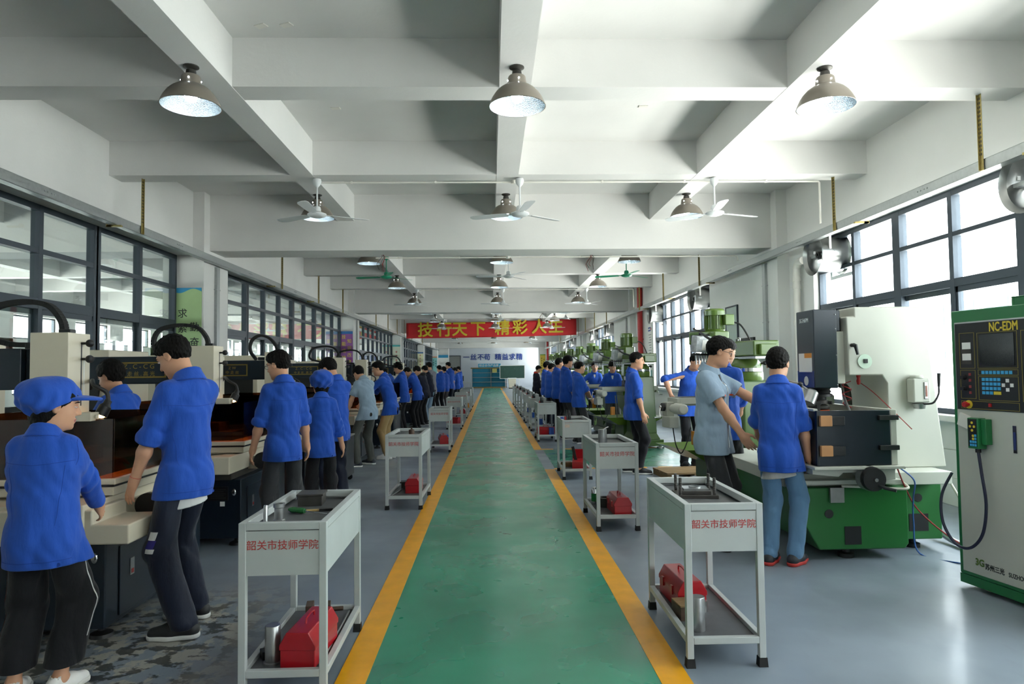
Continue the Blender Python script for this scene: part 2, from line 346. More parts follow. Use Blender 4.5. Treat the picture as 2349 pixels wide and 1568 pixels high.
# room beyond the left glass partition
fw = MB()
fw.box(-14.3, -14.0, YN, YB, 0, .95); fw.box(-14.3, -14.0, YN, YB, 3.34, ZC); fw.box(-14.3, -14.0, YN, YB, 2.28, 2.62)
for k in range(23): fw.box(-14.3, -14.0, YN+k*3-.45, YN+k*3+.45, .95, 3.34)
fw.build('wall_far', M['wall'], **ST)
fm = MB()
for k in range(23):
    y = YN+k*3
    for (a, b) in ((.95, 2.28), (2.62, 3.34)):
        fm.box(-14.2, -14.12, y+1.47, y+1.53, a, b); fm.box(-14.2, -14.12, y+.45, y+2.55, a, a+.05); fm.box(-14.2, -14.12, y+.45, y+2.55, b-.05, b); fm.box(-14.2, -14.12, y+.45, y+.5, a, b); fm.box(-14.2, -14.12, y+2.5, y+2.55, a, b)
fm.build('window_frame', M['frame'], **ST)
for x0 in (-8.2, -11.2): MB().box(x0, x0+.28, YN, YB, ZS, ZC).build('ceiling_beam', M['wall'], **ST)
for y in SEC: MB().box(-14.0, -5.3, y, y+.3, ZS+.003, ZC).build('ceiling_beam', M['wall'], **ST)
for y in MAIN: MB().box(-14.0, -5.2, y, y+.65, ZM, ZC).build('ceiling_beam', M['wall'], **ST)
for y in COLY: MB().box(-9.6, -9.1, y+.2, y+.8, 0, ZC).build('column', M['wall'], **ST)
# outside: pale buildings across the yard, facing the windows
MB().box(-15.8, -14.3, YN, YB, 3.42, 3.6).build('sun_block_eave', M['wall'], **ST)  # unseen slab added to block sun from the left room
gl2 = mat('facade_glass', C('#3a4763'), .2, var=.1)
for i, (x, y0, y1, h) in enumerate(((30, 2, 26, 13), (34, 30, 62, 10), (26, -30, -4, 12))):
    MB().box(x, x+10, y0, y1, -9, h).build('wall_outside', M['facade'], **ST)
    wb = MB()
    for r in range(int(h/3.4)):
        for q in range(int((y1-y0)/3.2)): wb.box(x-.06, x, y0+.8+q*3.2, y0+2.9+q*3.2, .9+r*3.4, 2.7+r*3.4)
    wb.build('window_outside', gl2, **ST)
MB().box(-46, -36, 5, 30, -9, 10).build('wall_outside', M['facade'], **ST)
wb = MB()
for r in range(3):
    for q in range(9): wb.box(-36, -35.94, 6+q*2.7, 7.6+q*2.7, 1+r*3, 2.6+r*3)
wb.build('window_outside', gl2, **ST)
# ------------------------------------------------------------------ lamps, fans, trays, signs
def ordw(i): return ['first', 'second', 'third', 'fourth', 'fifth', 'sixth', 'seventh', 'eighth', 'ninth', 'tenth', 'eleventh', 'twelfth', 'thirteenth', 'fourteenth', 'fifteenth', 'sixteenth'][i]
SIDE = {'L': 'left', 'C': 'centre', 'R': 'right'}
def make_lamp():
    t = thing('pendant_lamp', (0, 0, 0), 'x', 'lamp')
    MB().lathe([(0, 0), (.062, 0), (.062, -.008), (.036, -.022), (.02, -.03), (0, -.03)], n=16).build('ceiling_rose', M['dsteel'], t)
    MB().cyl((0, 0, -.02), (0, 0, -.06), .02, n=10).lathe([(.02, -.03), (.038, -.034), (.043, -.07), (.045, -.08)], n=14).build('lamp_holder', M['dsteel'], t)
    s = MB(); pr = [(.045, -.075), (.066, -.078), (.073, -.088), (.081, -.15), (.085, -.156), (.118, -.17), (.152, -.194), (.182, -.226), (.207, -.264), (.226, -.304), (.234, -.33)]
    s.lathe(pr, n=32); s.lathe([(.237, -.333), (.232, -.334)], n=32)
    s.build('lamp_shade', M['shade'], t)
    MB().lathe([(r-.004, z-.001) for r, z in pr[4:]], n=32).lathe([(.0, -.157), (.084, -.158)], n=32).build('reflector', M['refl'], t)
    MB().lathe([(0, -.16), (.03, -.165), (.042, -.215), (.05, -.25), (.04, -.285), (0, -.298)], n=16).build('bulb', M['bulb'], t)
    for a in (20, 100, 190, 280): MB(R('Z', a)).cyl((.075, 0, -.118), (.0805, 0, -.119), .006, n=8).build('vent_glow', M['bulb'], t)  # emissive discs stand for bulb light leaking through the vents
    return t
lamp0 = make_lamp(); used = False
for s, x in (('L', -2.42), ('C', .24), ('R', 2.83)):
    for i in range(13):
        y = 5.55 + i*4.07
        while any(m-.15 < y < m+.8 for m in MAIN) : y += .2
        lb = '%s shaded industrial pendant lamp under the %s long beam, %s from the camera' % ('taupe', SIDE[s], ordw(i))
        g = 'pendant lamps in three rows under the beams'
        if not used: lamp0.location = (x, y, ZS); tag(lamp0, lb, None, g); used = True
        else: dup(lamp0, (x, y, ZS), 37*i, lb, g)
def make_fan(m):
    t = thing('ceiling_fan', (0, 0, 0), 'x', 'ceiling fan')
    MB().lathe([(0, .05), (.012, .05), (.05, .04), (.056, .01), (.045, -.03), (.02, -.06), (.011, -.07)], (0, 0, -.05), n=16).build('canopy', m, t)
    MB().cyl((0, 0, -.08), (0, 0, -.40), .011, n=10).build('down_rod', m, t)
    MB().lathe([(.011, -.36), (.04, -.37), (.05, -.40), (.05, -.43), (.075, -.445), (.118, -.462), (.122, -.475), (.10, -.495), (.06, -.508), (0, -.512)], n=28).build('motor_housing', m, t)
    for k in range(3):
        b = MB(R('Z', 120*k) @ T(0, 0, -.470) @ R('X', 9))
        b.box(.10, .19, -.018, .018, -.003, .003)
        pr = [(.17, -.05), (.30, -.062), (.62, -.07), (.68, -.05), (.70, 0), (.68, .05), (.62, .066), (.30, .058), (.17, .045)]
        b.prism(pr, -.0025, .0025); b.build('blade', m, t)
    return t
fW, fG = make_fan(M['fanw']), make_fan(M['fang']); uw = ug = False
for s, x in (('L', -2.22), ('C', .40), ('R', 2.96)):
    for i, y in enumerate([3.05, 8.8, 14.65, 20.75, 26.65, 32.75, 38.65, 44.75, 50.65]):
        gr = i == 2 and s != 'C'
        lb = '%s three-bladed ceiling fan beside the %s long beam, %s%s' % ('green' if gr else 'white', SIDE[s], ordw(i), ' from the camera' if not gr else ' along the row')
        if y < 5 and s == 'R': continue
        g = 'green ceiling fans' if gr else 'white ceiling fans'
        rz = {'L': 12, 'C': 22, 'R': 4}[s]+i*17
        if gr:
            if not ug: fG.location = (x, y, ZS); fG.rotation_euler.z = math.radians(rz); tag(fG, lb, None, g); ug = True
            else: dup(fG, (x, y, ZS), rz, lb, g)
        elif not uw: fW.location = (x, y, ZS); fW.rotation_euler.z = math.radians(rz); tag(fW, lb, None, g); uw = True
        else: dup(fW, (x, y, ZS), rz, lb, g)
# cable trays under the edge beams
for s, sg, x in (('left', -1, -4.5), ('right', 1, 4.62)):
    t = thing('cable_tray', (x, 0, 3.3), 'long galvanised cable tray running along the %s wall above the windows' % s, 'cable tray')
    tr = bo = MB().box(-.05, .05, YN+.01, 58, 0, .003).box(-.05, -.047, YN+.01, 58, 0, .10).box(.047, .05, YN+.01, 58, 0, .10).box(-.053, .053, YN+.01, 58, .10, .103)
    for k in range(22):
        for q in (-.09, -.04, .02, .07): bo.ball((-.052*sg, 1.2+k*2.9+q, .055), .009, 6)
        bo.box(-.0515, .0515, 1.2+k*2.9-.012, 1.2+k*2.9-.009, -.001, .104)
    bo.build('tray', M['galv'], t)
    ys = [8.8, 14.65, 17.75, 20.65, 26.6, 29.7, 32.6, 38.6, 44.6, 50.6] + ([3.0, 6.1] if s == 'right' else [3.0, 5.9])
    for y in ys:
        h = MB(); xo = -.06*sg
        h.box(xo-.002, xo+.002, y-.02, y+.02, .0, .712)
        h.box(xo-.02, xo+.02, y+.018, y+.022, .0, .712); 
        h.build('hanger', M['zinc'], t)
        hs = MB()
        for q in range(14): hs.box(xo-.0025, xo+.0025, y-.008, y+.008, .14+q*.04, .162+q*.04).box(xo-.009, xo+.009, y+.0175, y+.0225, .14+q*.04, .162+q*.04)
        hs.build('slots', M['dsteel'], t)
        MB().box(-.09, .09, y-.55, y-.51, -.022, -.001).box(.055*sg-.03, .055*sg+.45*sg*0+.03, y-.55, y-.51, -.022, .02).build('bracket', M['zinc'], t)
# conduits on the beams
def conduit(y, z, x0, x1, drop, lb):
    t = MB(); p = [(x0, y, z), (x1, y, z)]
    t.tube(p, .012, 8)
    if drop: t.tube([(x1, y, z), (x1+.02, y, z-.02), (x1+.02, y, 3.42)], .014, 8)
    t.cyl((.32, y, z-.02), (.32, y, z+.03), .03, n=14)
    for q in range(6): t.box(x0+.4+q*(x1-x0)/6-.012, x0+.4+q*(x1-x0)/6+.012, y-.014, y+.02, z-.014, z+.018)
    tag(t.build('conduit', M['pvc']), lb, 'conduit')
conduit(8.91, 3.985, -2.2, 4.4, True, 'white conduit clipped under the nearest fan beam, dropping to the right cable tray')
conduit(11.97, 3.50, -2.0, 4.4, True, 'white conduit behind the nearest deep girder with a round junction box')
conduit(20.86, 3.985, -2.2, 4.4, True, 'white conduit under the cross beam beyond the green fans')
for i, (x, y) in enumerate(((-1.92, 5.74), (-1.70, 5.72), (-1.70, 7.56), (1.74, 7.5), (-3.9, 9.6))):
    b = MB(); b.box(-.05, .05, -.03, .03, -.008, 0).cyl((-.035, 0, -.010), (-.035, 0, -.008), .004, n=6).cyl((.035, 0, -.010), (.035, 0, -.008), .004, n=6)
    o = b.build('blanking_plate', M['pvc']); o.location = (x, y, ZC); o.rotation_euler.z = math.radians(-25 if i < 2 else -4)
    tag(o, 'cream blanking plate on the ceiling, %s' % ['first of the close pair near the left lamp', 'second of the close pair, nearer the centre', 'single one left of the centre beam', 'single one right of the centre beam', 'single one near the left column'][i], 'blanking plate')
wm = [mat('wire_%d' % i, C(c), .5, var=0) for i, c in enumerate(('#7a1f18', '#1d2f25', '#3a2a1c'))]
for i, (x, y) in enumerate(((1.80, 11.9), (-1.83, 11.75), (1.85, 23.9))):
    t = thing('loose_wires', (x, y, ZM), 'dangling ends of coloured wire under the %s' % ['nearest girder, right of the centre beam', 'nearest girder, left of the centre beam', 'second girder, right of the centre beam'][i], 'wires')
    for k in range(4):
        a = random.uniform(-.09, .09); MB().tube([(a*.3, 0, 0), (a*.6+.02, .01, -.04), (a, .015, -.10), (a*1.2-.02, .0, -.16), (a*.9, 0, -.2-.03*k)], .0045, 6).build('wire', wm[k % 3], t)
# exhaust fans in the right windows
def make_drum():
    t = thing('exhaust_fan', (0, 0, 0), 'x', 'exhaust fan')
    MB().lathe([(.30, -.43), (.285, -.42), (.255, -.39), (.25, -.34), (.25, -.03), (.262, -.01), (.285, 0)], n=40, ax='x').lathe([(.283, 0), (.246, -.03), (.246, -.34), (.25, -.388), (.28, -.419), (.297, -.43)], n=40, ax='x').build('drum', M['stain'], t)
    MB().lathe([(0, -.36), (.05, -.36), (.055, -.33), (.055, -.2), (0, -.2)], n=18, ax='x').lathe([(0, -.375), (.025, -.375), (.025, -.36)], n=12, ax='x').build('motor', M['black'], t)
    for k in range(4):
        b = MB(R('X', 90*k+20)); b.add([(-.14, -.03, .03), (-.20, .05, .03), (-.23, .12, .23), (-.12, -.06, .24), (-.143, -.03, .03), (-.203, .05, .03), (-.233, .12, .23), (-.123, -.06, .24)], [(0, 1, 2, 3), (7, 6, 5, 4), (0, 4, 5, 1), (1, 5, 6, 2), (2, 6, 7, 3), (3, 7, 4, 0)]); b.build('blade', M['galv'], t)
    for sx in (-.24, .24): MB().box(-.30, -.27, sx-.012, sx+.012, .05, .31).build('bracket', M['white'], t)
    MB().box(-.33, -.25, -.25, .25, -.018, .018).build('motor_bar', M['galv'], t)
    fr = MB(); fr.box(0, .02, -.33, .33, .28, .33).box(0, .02, -.33, .33, -.33, -.28).box(0, .02, -.33, -.28, -.28, .28).box(0, .02, .28, .33, -.28, .28); fr.build('mounting_plate', M['galv'], t)
    return t
d0 = make_drum(); d0.location = (5.115, 9.72, 3.13); d0['label'] = 'stainless drum exhaust fan in the nearest right window, beside the white downpipe'; d0['group'] = 'exhaust fans in the right windows'
for y, l in ((5.78, 'cut off by the right edge of the photo, in the nearest right window'), (15.75, 'near the large milling machine, at the near end of the second right window'), (19.95, 'at the far end of the second right window, beside the notice board'), (27.8, 'at the near end of the third right window'), (32.0, 'at the far end of the third right window'), (39.8, 'at the near end of the fourth right window'), (44.0, 'at the far end of the fourth right window')):
    dup(d0, (5.115, y, 3.13), 0, 'drum fan '+l, 'exhaust fans in the right windows')
# pipes and column conduits
t = thing('downpipe', (4.86, 10.63, 0), 'white plastic downpipe between the nearest right window and column', 'pipe')
MB().cyl((0, 0, .02), (0, 0, 2.98), .055, n=20).tube([(0, 0, 2.95), (0, -.01, 3.08), (.0, -.10, 3.16), (.0, -.25, 3.16)], .06, 16).build('pipe_run', M['pvc'], t)
cp = MB()
for z in (1.1, 1.3, 2.2, 2.78, 2.9): cp.cyl((0, 0, z-.035), (0, 0, z+.035), .064, n=20)
cp.build('couplings', M['pvc'], t)
for y, z0, l in ((21.9, 1.95, 'red fire pipe down the right wall beyond the second window'), (57.9, .02, 'red fire pipe on the right wall near the back')):
    t = thing('fire_pipe', (4.84, y, 0), l, 'pipe'); MB().cyl((0, 0, z0), (0, 0, ZC-.02), .085, n=20).build('pipe_run', M['pipe_red'], t); MB().cyl((0, 0, z0), (0, 0, z0+.08), .10, n=20).box(.0, .10, -.02, .02, z0+.5, z0+.54).build('collar', M['pipe_red'], t)
for k, y in enumerate(COLY[1:5]):
    for s, x, z0 in (('left', XL+.022, 1.3), ('right', XR-.022, 1.92)):
        t = MB().box(x-.022, x+.022, y+.42, y+.54, z0, 3.29).box(x-.024, x+.024, y+.40, y+.56, z0+.35, z0+.37).box(x-.024, x+.024, y+.40, y+.56, 2.9, 2.92)
        tag(t.build('cable_duct', M['galv']), 'galvanised cable duct down the %s %s column face' % (ordw(k), s), 'cable duct', 'cable ducts on the columns')
t = thing('switch_box', (XR, 11.62, 1.69), 'pale grey wall switch box under the duct on the right column', 'switch box')
MB().box(-.16, -.001, -.26, .26, 0, .22).build('box', M['ivory'], t, bevel=.006); MB().box(-.164, -.16, -.24, .24, .015, .205).build('door', M['white'], t)
tag(MB().box(4.905, 4.948, 12.6, 13.5, 2.02, 2.08).box(4.93, 4.948, 12.6, 13.45, 1.5, 2.02).build('wall_hatch', M['black']), 'dark recessed hatch in the right wall beyond the column', 'hatch')
t = thing('framed_notice', (4.948, 13.78, 1.25), 'glass fronted notice frame with dark edge on the grey wall panel', 'notice frame')
MB().box(-.02, -.001, -.32, .32, 0, 1.5).build('board', mat('pale_green_board', C('#b9c9c2'), .3, var=.05), t)
fr = MB(); fr.box(-.03, 0, -.34, -.31, -.02, 1.52).box(-.03, 0, .31, .34, -.02, 1.52).box(-.03, 0, -.31, .31, 1.49, 1.52).box(-.03, 0, -.31, .31, -.02, .01); fr.build('frame', M['frame'], t)
t = thing('notice_board', (4.945, 20.95, 1.25), 'white safety notice board with blue heading beside the red pipe', 'notice board')
MB().box(-.02, -.001, -.24, .24, 0, 1.62).build('board', M['white'], t)
MB().box(-.022, -.02, -.24, .24, 0, .22).build('skyline_band', mat('pale_teal_print', C('#8fc0c4'), .5), t)
MB().box(-.023, -.02, -.12, .2, 1.42, 1.47).box(-.023, -.02, -.12, .2, 1.50, 1.55).build('heading', M['bluet'], t)
MB().lathe([(0, -.023), (.045, -.023), (.045, -.02)], (0, -.17, 1.49), n=16, ax='x').build('badge', M['redt'], t)
b = MB()
for q in range(13): b.box(-.0225, -.02, -.19+.03*(q % 2), .17-.06*((q*7) % 3), 1.30-q*.08, 1.325-q*.08)
b.build('lines_of_text', mat('grey_text_paint', C('#8d9092'), .6, var=0), t)
# column posters: they face the camera
def poster(k, x0, x1, z0, z1, cols, y, lb, texts, band=None, tcol=None, size=.16, wave=False, midband=None):
    t = thing('poster', ((x0+x1)/2, y-.002, z0), lb, 'poster'); w = (x1-x0)/2; h = z1-z0
    MB().box(-w, w, -.006, 0, 0, h).build('sheet', cols, t)
    if wave:
        n = 16; p = [(-w+2*w*i/n, h-.05-.035*math.sin(i/n*6.0+.6)) for i in range(n+1)]+[(w, h), (-w, h)]
        MB().prism(p, -.0075, -.006, 'y').build('wave_band', band, t)
    elif band: MB().box(-w, w, -.0075, -.006, h-.09, h).build('top_band', band, t)
    if midband:
        for zz, hh, mm in midband: MB().box(-w, w, -.0068, -.006, zz, zz+hh).build('ground_band', mm, t)
    for (cx, zt, s) in texts:
        if isinstance(s, str):
            for i, ch in enumerate(s): text(ch, size, tcol, t, F_at(cx, -.0078, h-zt-i*size*1.55), bold=.008)
        else:
            b = MB()
            for i in range(s): b.box(cx-size*.35, cx+size*.35, -.0075, -.006, h-zt-i*size*1.4, h-zt-i*size*1.4+size*.16).box(cx-size*.08, cx+size*.08, -.0075, -.006, h-zt-i*size*1.4-size*.3, h-zt-i*size*1.4+size*.4).box(cx-size*.28, cx+size*.28, -.0075, -.006, h-zt-i*size*1.4-size*.34, h-zt-i*size*1.4-size*.22)
            b.build('lettering', tcol, t)
PM = lambda n, c: mat(n, C(c), .5, var=.04)
pg, pb = PM('poster_green', '#a9c68e'), PM('poster_blue', '#2f93c4')
poster(0, -5.05, -4.63, 1.35, 2.89, pg, COLY[1], 'green poster with blue wave and black brush lettering on the nearest left column', [(.10, .64, '勤奋务实'), (-.09, .42, '求索腾飞')], pb, M['blackt'], .155, True, [(.35, .22, PM('poster_olive', '#8fae5c'))])
poster(1, -5.05, -4.63, 1.35, 2.89, PM('poster_purple', '#8a4f94'), COLY[2], 'purple poster with gold brush lettering on the second left column', [(.10, .34, '知识改变命运'), (-.09, .20, '技能成就未来')], PM('poster_band_blue', '#2f6fb4'), M['yel'], .15, False, [(.52, .12, PM('poster_violet', '#84337f'))])
poster(2, -5.05, -4.63, 1.35, 2.89, PM('poster_pale', '#d8dcc8'), COLY[3], 'pale poster with turquoise top and red characters on the third left column', [(.02, .36, 5)], PM('poster_teal', '#56b5bb'), M['redt'], .15, False)
poster(3, -5.05, -4.63, 1.35, 2.85, PM('poster_cream', '#d9d6b0'), COLY[4], 'cream poster with blue top band and red characters on the fourth left column', [(.0, .22, 6)], PM('poster_band_navy', '#2a5d9c'), M['redt'], .15, False)
poster(4, -5.05, -4.63, 1.35, 2.80, PM('poster_cyan', '#86c4c2'), COLY[5], 'turquoise poster with orange top band on the fifth left column', [(-.1, .3, 3), (.1, .4, 3)], PM('poster_orange', '#d87a4a'), M['blackt'], .15, False)
poster(5, 4.28, 4.74, 1.1, 2.9, PM('poster_yellow', '#d8c04a'), COLY[5]-.02, 'yellow poster with green borders near the back of the right wall', [(-.1, .35, 6), (.1, .45, 5)], PM('poster_border', '#7ba648'), M['blackt'], .15, False)
MB().box(4.2, 4.78, COLY[5]-.018, COLY[5]+.98, 0, ZM).build('column', M['wallw'], **ST)
t = thing('wall_chart', (-4.35, 62.0, 1.5), 'white wall chart with blue waved top near the back left corner', 'wall chart')
MB().box(-.5, .5, -.006, 0, 0, 1.5).build('sheet', M['white'], t); MB().box(-.5, .5, -.008, -.006, 1.25, 1.5).build('blue_top', pb, t)
MB().box(-4.9, -3.85, 62.01, 63.45, 0, ZC-.01).build('column', M['wall'], **ST)
# banner
bred = mat('red_banner_cloth', C('#dc2a2e'), .55, var=.06, vs=2)
nb = 60; vs = []; fs = []
for i in range(nb+1):
    u = i/nb; x = -4.42+8.97*u; zt = 3.975+.14*u-.05*math.sin(math.pi*u); zb = 3.185+.10*u-.02*math.sin(math.pi*u)
    for j in range(9):
        v = j/8; vs.append((x*.978, .012*math.sin(x*5+v*3)*math.sin(math.pi*v)+.03*math.sin(u*9+v*2), zb+(zt-zb)*v))
fs = [(i*9+j, (i+1)*9+j, (i+1)*9+j+1, i*9+j+1) for i in range(nb) for j in range(8)]
bt = thing('banner', (0, 35.2, .033), 'long red cloth banner with yellow characters hung across the hall', 'banner')
o = MB().add(vs, fs, 0, True).build('cloth', bred, bt); md = o.modifiers.new('solid', 'SOLIDIFY'); md.thickness = .004
for ch, x, z in zip('技行天下精彩人生', (-3.42, -2.42, -1.62, -.65, .63, 1.56, 2.57, 3.46), (3.57, 3.585, 3.60, 3.61, 3.64, 3.66, 3.68, 3.71)):
    text(ch, .80, M['yel'], bt, F_at(x*.978, -.055, z), bold=.022, ext=.012)
MB().cyl((-4.42, 0, 3.17), (-4.42, 0, 4.15), .012).cyl((4.55, 0, 3.25), (4.55, 0, 4.2), .012).build('end_poles', M['wood'], bt)
# back wall
t = thing('wall_slogan', (0, YB-.02, 2.76), 'dark blue raised characters spelling a slogan on the back wall', 'wall lettering')
for ch, x in zip('一丝不苟精益求精', (-2.27, -1.60, -.94, -.33, .69, 1.35, 2.0, 2.66)): text(ch, .62, M['bluet'], t, F_at(x, -.01, 0), bold=.02, ext=.008)
o = bpy.data.objects.new('door_1', None); COL.objects.link(o); o['kind'] = 'structure'
MB().box(-3.85, -2.85, YB-.05, YB-.001, 0, 2.9).build('door_leaf', mat('grey_door_paint', C('#8b8d8a'), .5), o); MB().box(-3.92, -3.85, YB-.07, YB, 0, 2.97).box(-2.85, -2.78, YB-.07, YB, 0, 2.97).box(-3.85, -2.85, YB-.07, YB, 2.9, 2.97).build('door_frame', M['frame'], o)
t = thing('display_cabinet', (0, 61, 0), 'blue backed display cabinet with glass shelves against the back wall', 'cabinet')
cb_ = mat('cyan_panel', C('#2f9ec9'), .4, var=.06, vs=1.5)
MB().box(-1.66, 1.35, .45, .5, .1, 1.72).build('back_panel', cb_, t); tm = mat('bronze_trim', C('#8b7a4c'), .4, .3)
MB().box(-1.8, 1.45, -.02, .52, 1.72, 1.82).build('top_board', tm, t); MB().box(-1.7, 1.4, 0, .5, 0, .1).build('plinth', tm, t)
for z in (.5, .92, 1.33): MB().box(-1.66, 1.35, .05, .45, z, z+.03).build('shelf', M['ivory'], t)
for x in (-1.7, -.02, 1.35): MB().box(x, x+.045, 0, .5, .1, 1.72).build('upright', M['steel'], t)
t = thing('cabinet_sign', (-.12, 61.15, 1.82), 'blue sign board with white characters standing on the display cabinet', 'sign')
MB().box(-1.0, 1.0, 0, .03, 0, .34).build('board', cb_, t); text('校企合作产品展', .25, M['whitet'], t, F_at(-.05, -.002, .17), bold=.015)
tag(MB().box(-.0, .42, 0, .005, 0, .34).build('yellow_sheet', PM('yellow_card', '#cfc878')), 'pale yellow card on the cabinet shelf', 'card').location = (.12, 61.0, 1.37)
t = thing('blackboard', (1.85, 59.2, 0), 'dark green chalkboard on a white wheeled stand before the cabinet', 'chalkboard')
MB().box(-1.05, 1.05, -.015, .015, .86, 1.94).build('board', mat('chalkboard_green', C('#2c5148'), .6, var=.12, vs=3), t)
MB().box(-1.09, -1.05, -.02, .02, .82, 1.98).box(1.05, 1.09, -.02, .02, .82, 1.98).box(-1.05, 1.05, -.02, .02, 1.94, 1.98).box(-1.05, 1.05, -.02, .02, .82, .86).build('frame', M['white'], t)
for x in (-.6, .6): MB().box(x-.02, x+.02, -.02, .02, .06, .84).box(x-.025, x+.025, -.3, .3, .03, .07).ball((x, -.28, .03), .03, 8).ball((x, .28, .03), .03, 8).build('leg', M['white'], t)
MB().box(-.6, .6, -.015, .015, .5, .54).build('stretcher', M['white'], t)
ck = MB()
for q in range(26): a = random.uniform(-.9, .9); z = random.uniform(1.55, 1.85); ck.box(a, a+random.uniform(.02, .09), -.0165, -.015, z, z+.006)
ck.build('chalk_marks', mat('chalk', C('#7f958c'), .9, var=.3), t)
t = thing('waste_bin', (1.78, 57.6, 0), 'tall off-white square bin with flared lid in front of the chalkboard', 'bin')
MB().hexa([(-.27, -.27, .08), (.27, -.27, .08), (.27, .27, .08), (-.27, .27, .08)], [(-.33, -.33, .82), (.33, -.33, .82), (.33, .33, .82), (-.33, .33, .82)]).build('body', M['cream'], t, bevel=.02)
MB().box(-.37, .37, -.37, .37, .82, .9).build('lid', M['white'], t, bevel=.02); MB().box(-.28, .28, -.28, .28, 0, .08).build('base', M['dsteel'], t)
# ------------------------------------------------------------------ tool trolleys
CW, CL, CH = .40, .88, .815
redbox = mat('red_toolbox_enamel', C('#ad1620'), .28, var=.05, coat=.3)
bluep = mat('blue_plastic', C('#234fa8'), .4, var=.03); grip = mat('green_screwdriver_grip', C('#1f6b34'), .25, var=.03)
rust = mat('rusty_steel', C('#5d4a3e'), .6, .4, var=.35, vs=18)
def make_cart(txt):
    t = thing('tool_trolley', (0, 0, 0), 'x', 'trolley'); q = .034
    for x in (0, CW-q):
        for y in (0, CL-q):
            l = MB().box(x, x+q, y, y+q, .004, CH).build('leg', M['cart'], t, bevel=.003)
            MB().hexa([(x-.006, y-.006, 0), (x+q+.006, y-.006, 0), (x+q+.006, y+q+.006, 0), (x-.006, y+q+.006, 0)], [(x-.003, y-.003, .045), (x+q+.003, y-.003, .045), (x+q+.003, y+q+.003, .045), (x-.003, y+q+.003, .045)]).build('rubber_foot', M['rubber'], l)
    b = MB(); z = CH-q
    b.box(q, CW-q, 0, q, z, CH).box(q, CW-q, CL-q, CL, z, CH).box(0, q, q, CL-q, z, CH).box(CW-q, CW, q, CL-q, z, CH); b.build('top_rim', M['cart'], t, bevel=.003)
    b = MB(); b.box(q, CW-q, .004, .01, CH-.235, z-.004).box(q, CW-q, CL-.01, CL-.004, CH-.235, z-.004).box(.004, .01, q, CL-q, CH-.235, z-.004).box(CW-.01, CW-.004, q, CL-q, CH-.235, z-.004)
    b.box(q, CW-q, .004, .02, CH-.24, CH-.235).box(.004, .02, q, CL-q, CH-.24, CH-.235).box(CW-.02, CW-.004, q, CL-q, CH-.24, CH-.235); b.build('side_panels', M['cart'], t)
    MB().box(.012, CW-.012, .012, CL-.012, CH-.06, CH-.048).build('top_mat', M['mat'], t)
    b = MB(); z = .115
    b.box(q, CW-q, 0, .03, z, z+.034).box(q, CW-q, CL-.03, CL, z, z+.034).box(0, .03, q, CL-q, z, z+.034).box(CW-.03, CW, q, CL-q, z, z+.034); b.build('lower_rail', M['cart'], t, bevel=.003)
    MB().box(.02, CW-.02, .02, CL-.02, z+.004, z+.012).build('lower_mat', M['mat'], t)
    if txt: text('韶关市技师学院', .047, M['redt'], t, F_at(CW/2, .0032, CH-.105), ext=.0004, bold=.006)
    return t
ca, cbk = make_cart(True), make_cart(False)
TOPZ, LOWZ = CH-.048, .127
carts = []
def place_cart(first, x, y, lb, g, rz=0):
    if 'used' not in first: first['used'] = 1; first.location = (x, y, 0); first.rotation_euler.z = math.radians(rz); tag(first, lb, None, g); c = first
    else: c = dup(first, (x, y, 0), rz, lb, g); 
    carts.append((x, y)); return c
LY = [3.20, 7.55, 12.8, 17.8, 21.9, 25.5, 28.6]; RY = [3.46, 6.38, 9.38, 14.4, 17.0, 19.6, 22.2, 24.8, 27.4, 30.0]
for i, y in enumerate(LY): place_cart(ca, -1.165, y, 'pale grey tool trolley, %s from the camera along the left of the aisle' % ordw(i), 'tool trolleys left of the aisle', (.6, -1, .5, 0, 1, -.7, 0)[i])
for i, y in enumerate(RY): place_cart(ca if i < 2 else cbk, .972, y, 'pale grey tool trolley, %s from the camera along the right of the aisle' % ordw(i), 'tool trolleys right of the aisle', (-.6, .4, -.5, .5, 0, .6, 0, -.5, .4, 0)[i])
for r in (ca, cbk): del r['used']
bR3 = tag(MB().box(-.035, .035, 0, .0012, -.022, .022).build('paper_label', mat('pinkish_label', C('#cdb9ac'), .6, var=.2, vs=80)), 'small faded label stuck on the front of the third right trolley', 'label'); bR3.location = (1.04, 9.381, .735)
def toolbox(loc, rz, lb, opened=False):
    t = thing('toolbox', loc, lb, 'toolbox', rz, 'red toolboxes on the trolleys'); L, W, h = .36, .165, .105
    MB().box(-W/2, W/2, -L/2, L/2, 0, h).build('body', redbox, t, bevel=.006)
    if not opened:
        pr = [(-W/2-.004, h+.003), (-W/2-.004, h-.02), (W/2+.004, h-.02), (W/2+.004, h+.003), (W/2-.03, h+.062), (-W/2+.03, h+.062)]
        MB().prism(pr, -L/2-.004, L/2+.004, 'y').build('lid', redbox, t, bevel=.005)
        MB().tube([(0, -.06, h+.06), (0, -.055, h+.085), (0, 0, h+.092), (0, .055, h+.085), (0, .06, h+.06)], .005, 8).build('handle', redbox, t)
        for q in (-.085, .085): MB().box(-W/2-.012, -W/2-.002, q-.015, q+.015, h-.035, h+.015).build('latch', redbox, t)
    else:
        MB(T(0, L/2, h) @ R('X', 15)).box(-W/2, W/2, -.01, .01, 0, .14).build('lid', redbox, t, bevel=.004)
        MB(T(-.03, .02, h-.03) @ R('Y', -12)).box(-.02, .02, -.02, .02, 0, .22).build('handsaw_grip', M['black'], t)
    return t
def at(side, i, dx, dy, low): return ((-1.165 if side == 'L' else .972)+dx, (LY if side == 'L' else RY)[i]+dy, LOWZ if low else TOPZ)
BIN = 'on the %s %s trolley'
toolbox(at('L', 0, .265, .24, 1), -4, 'red toolbox on the lower shelf of the nearest left trolley')
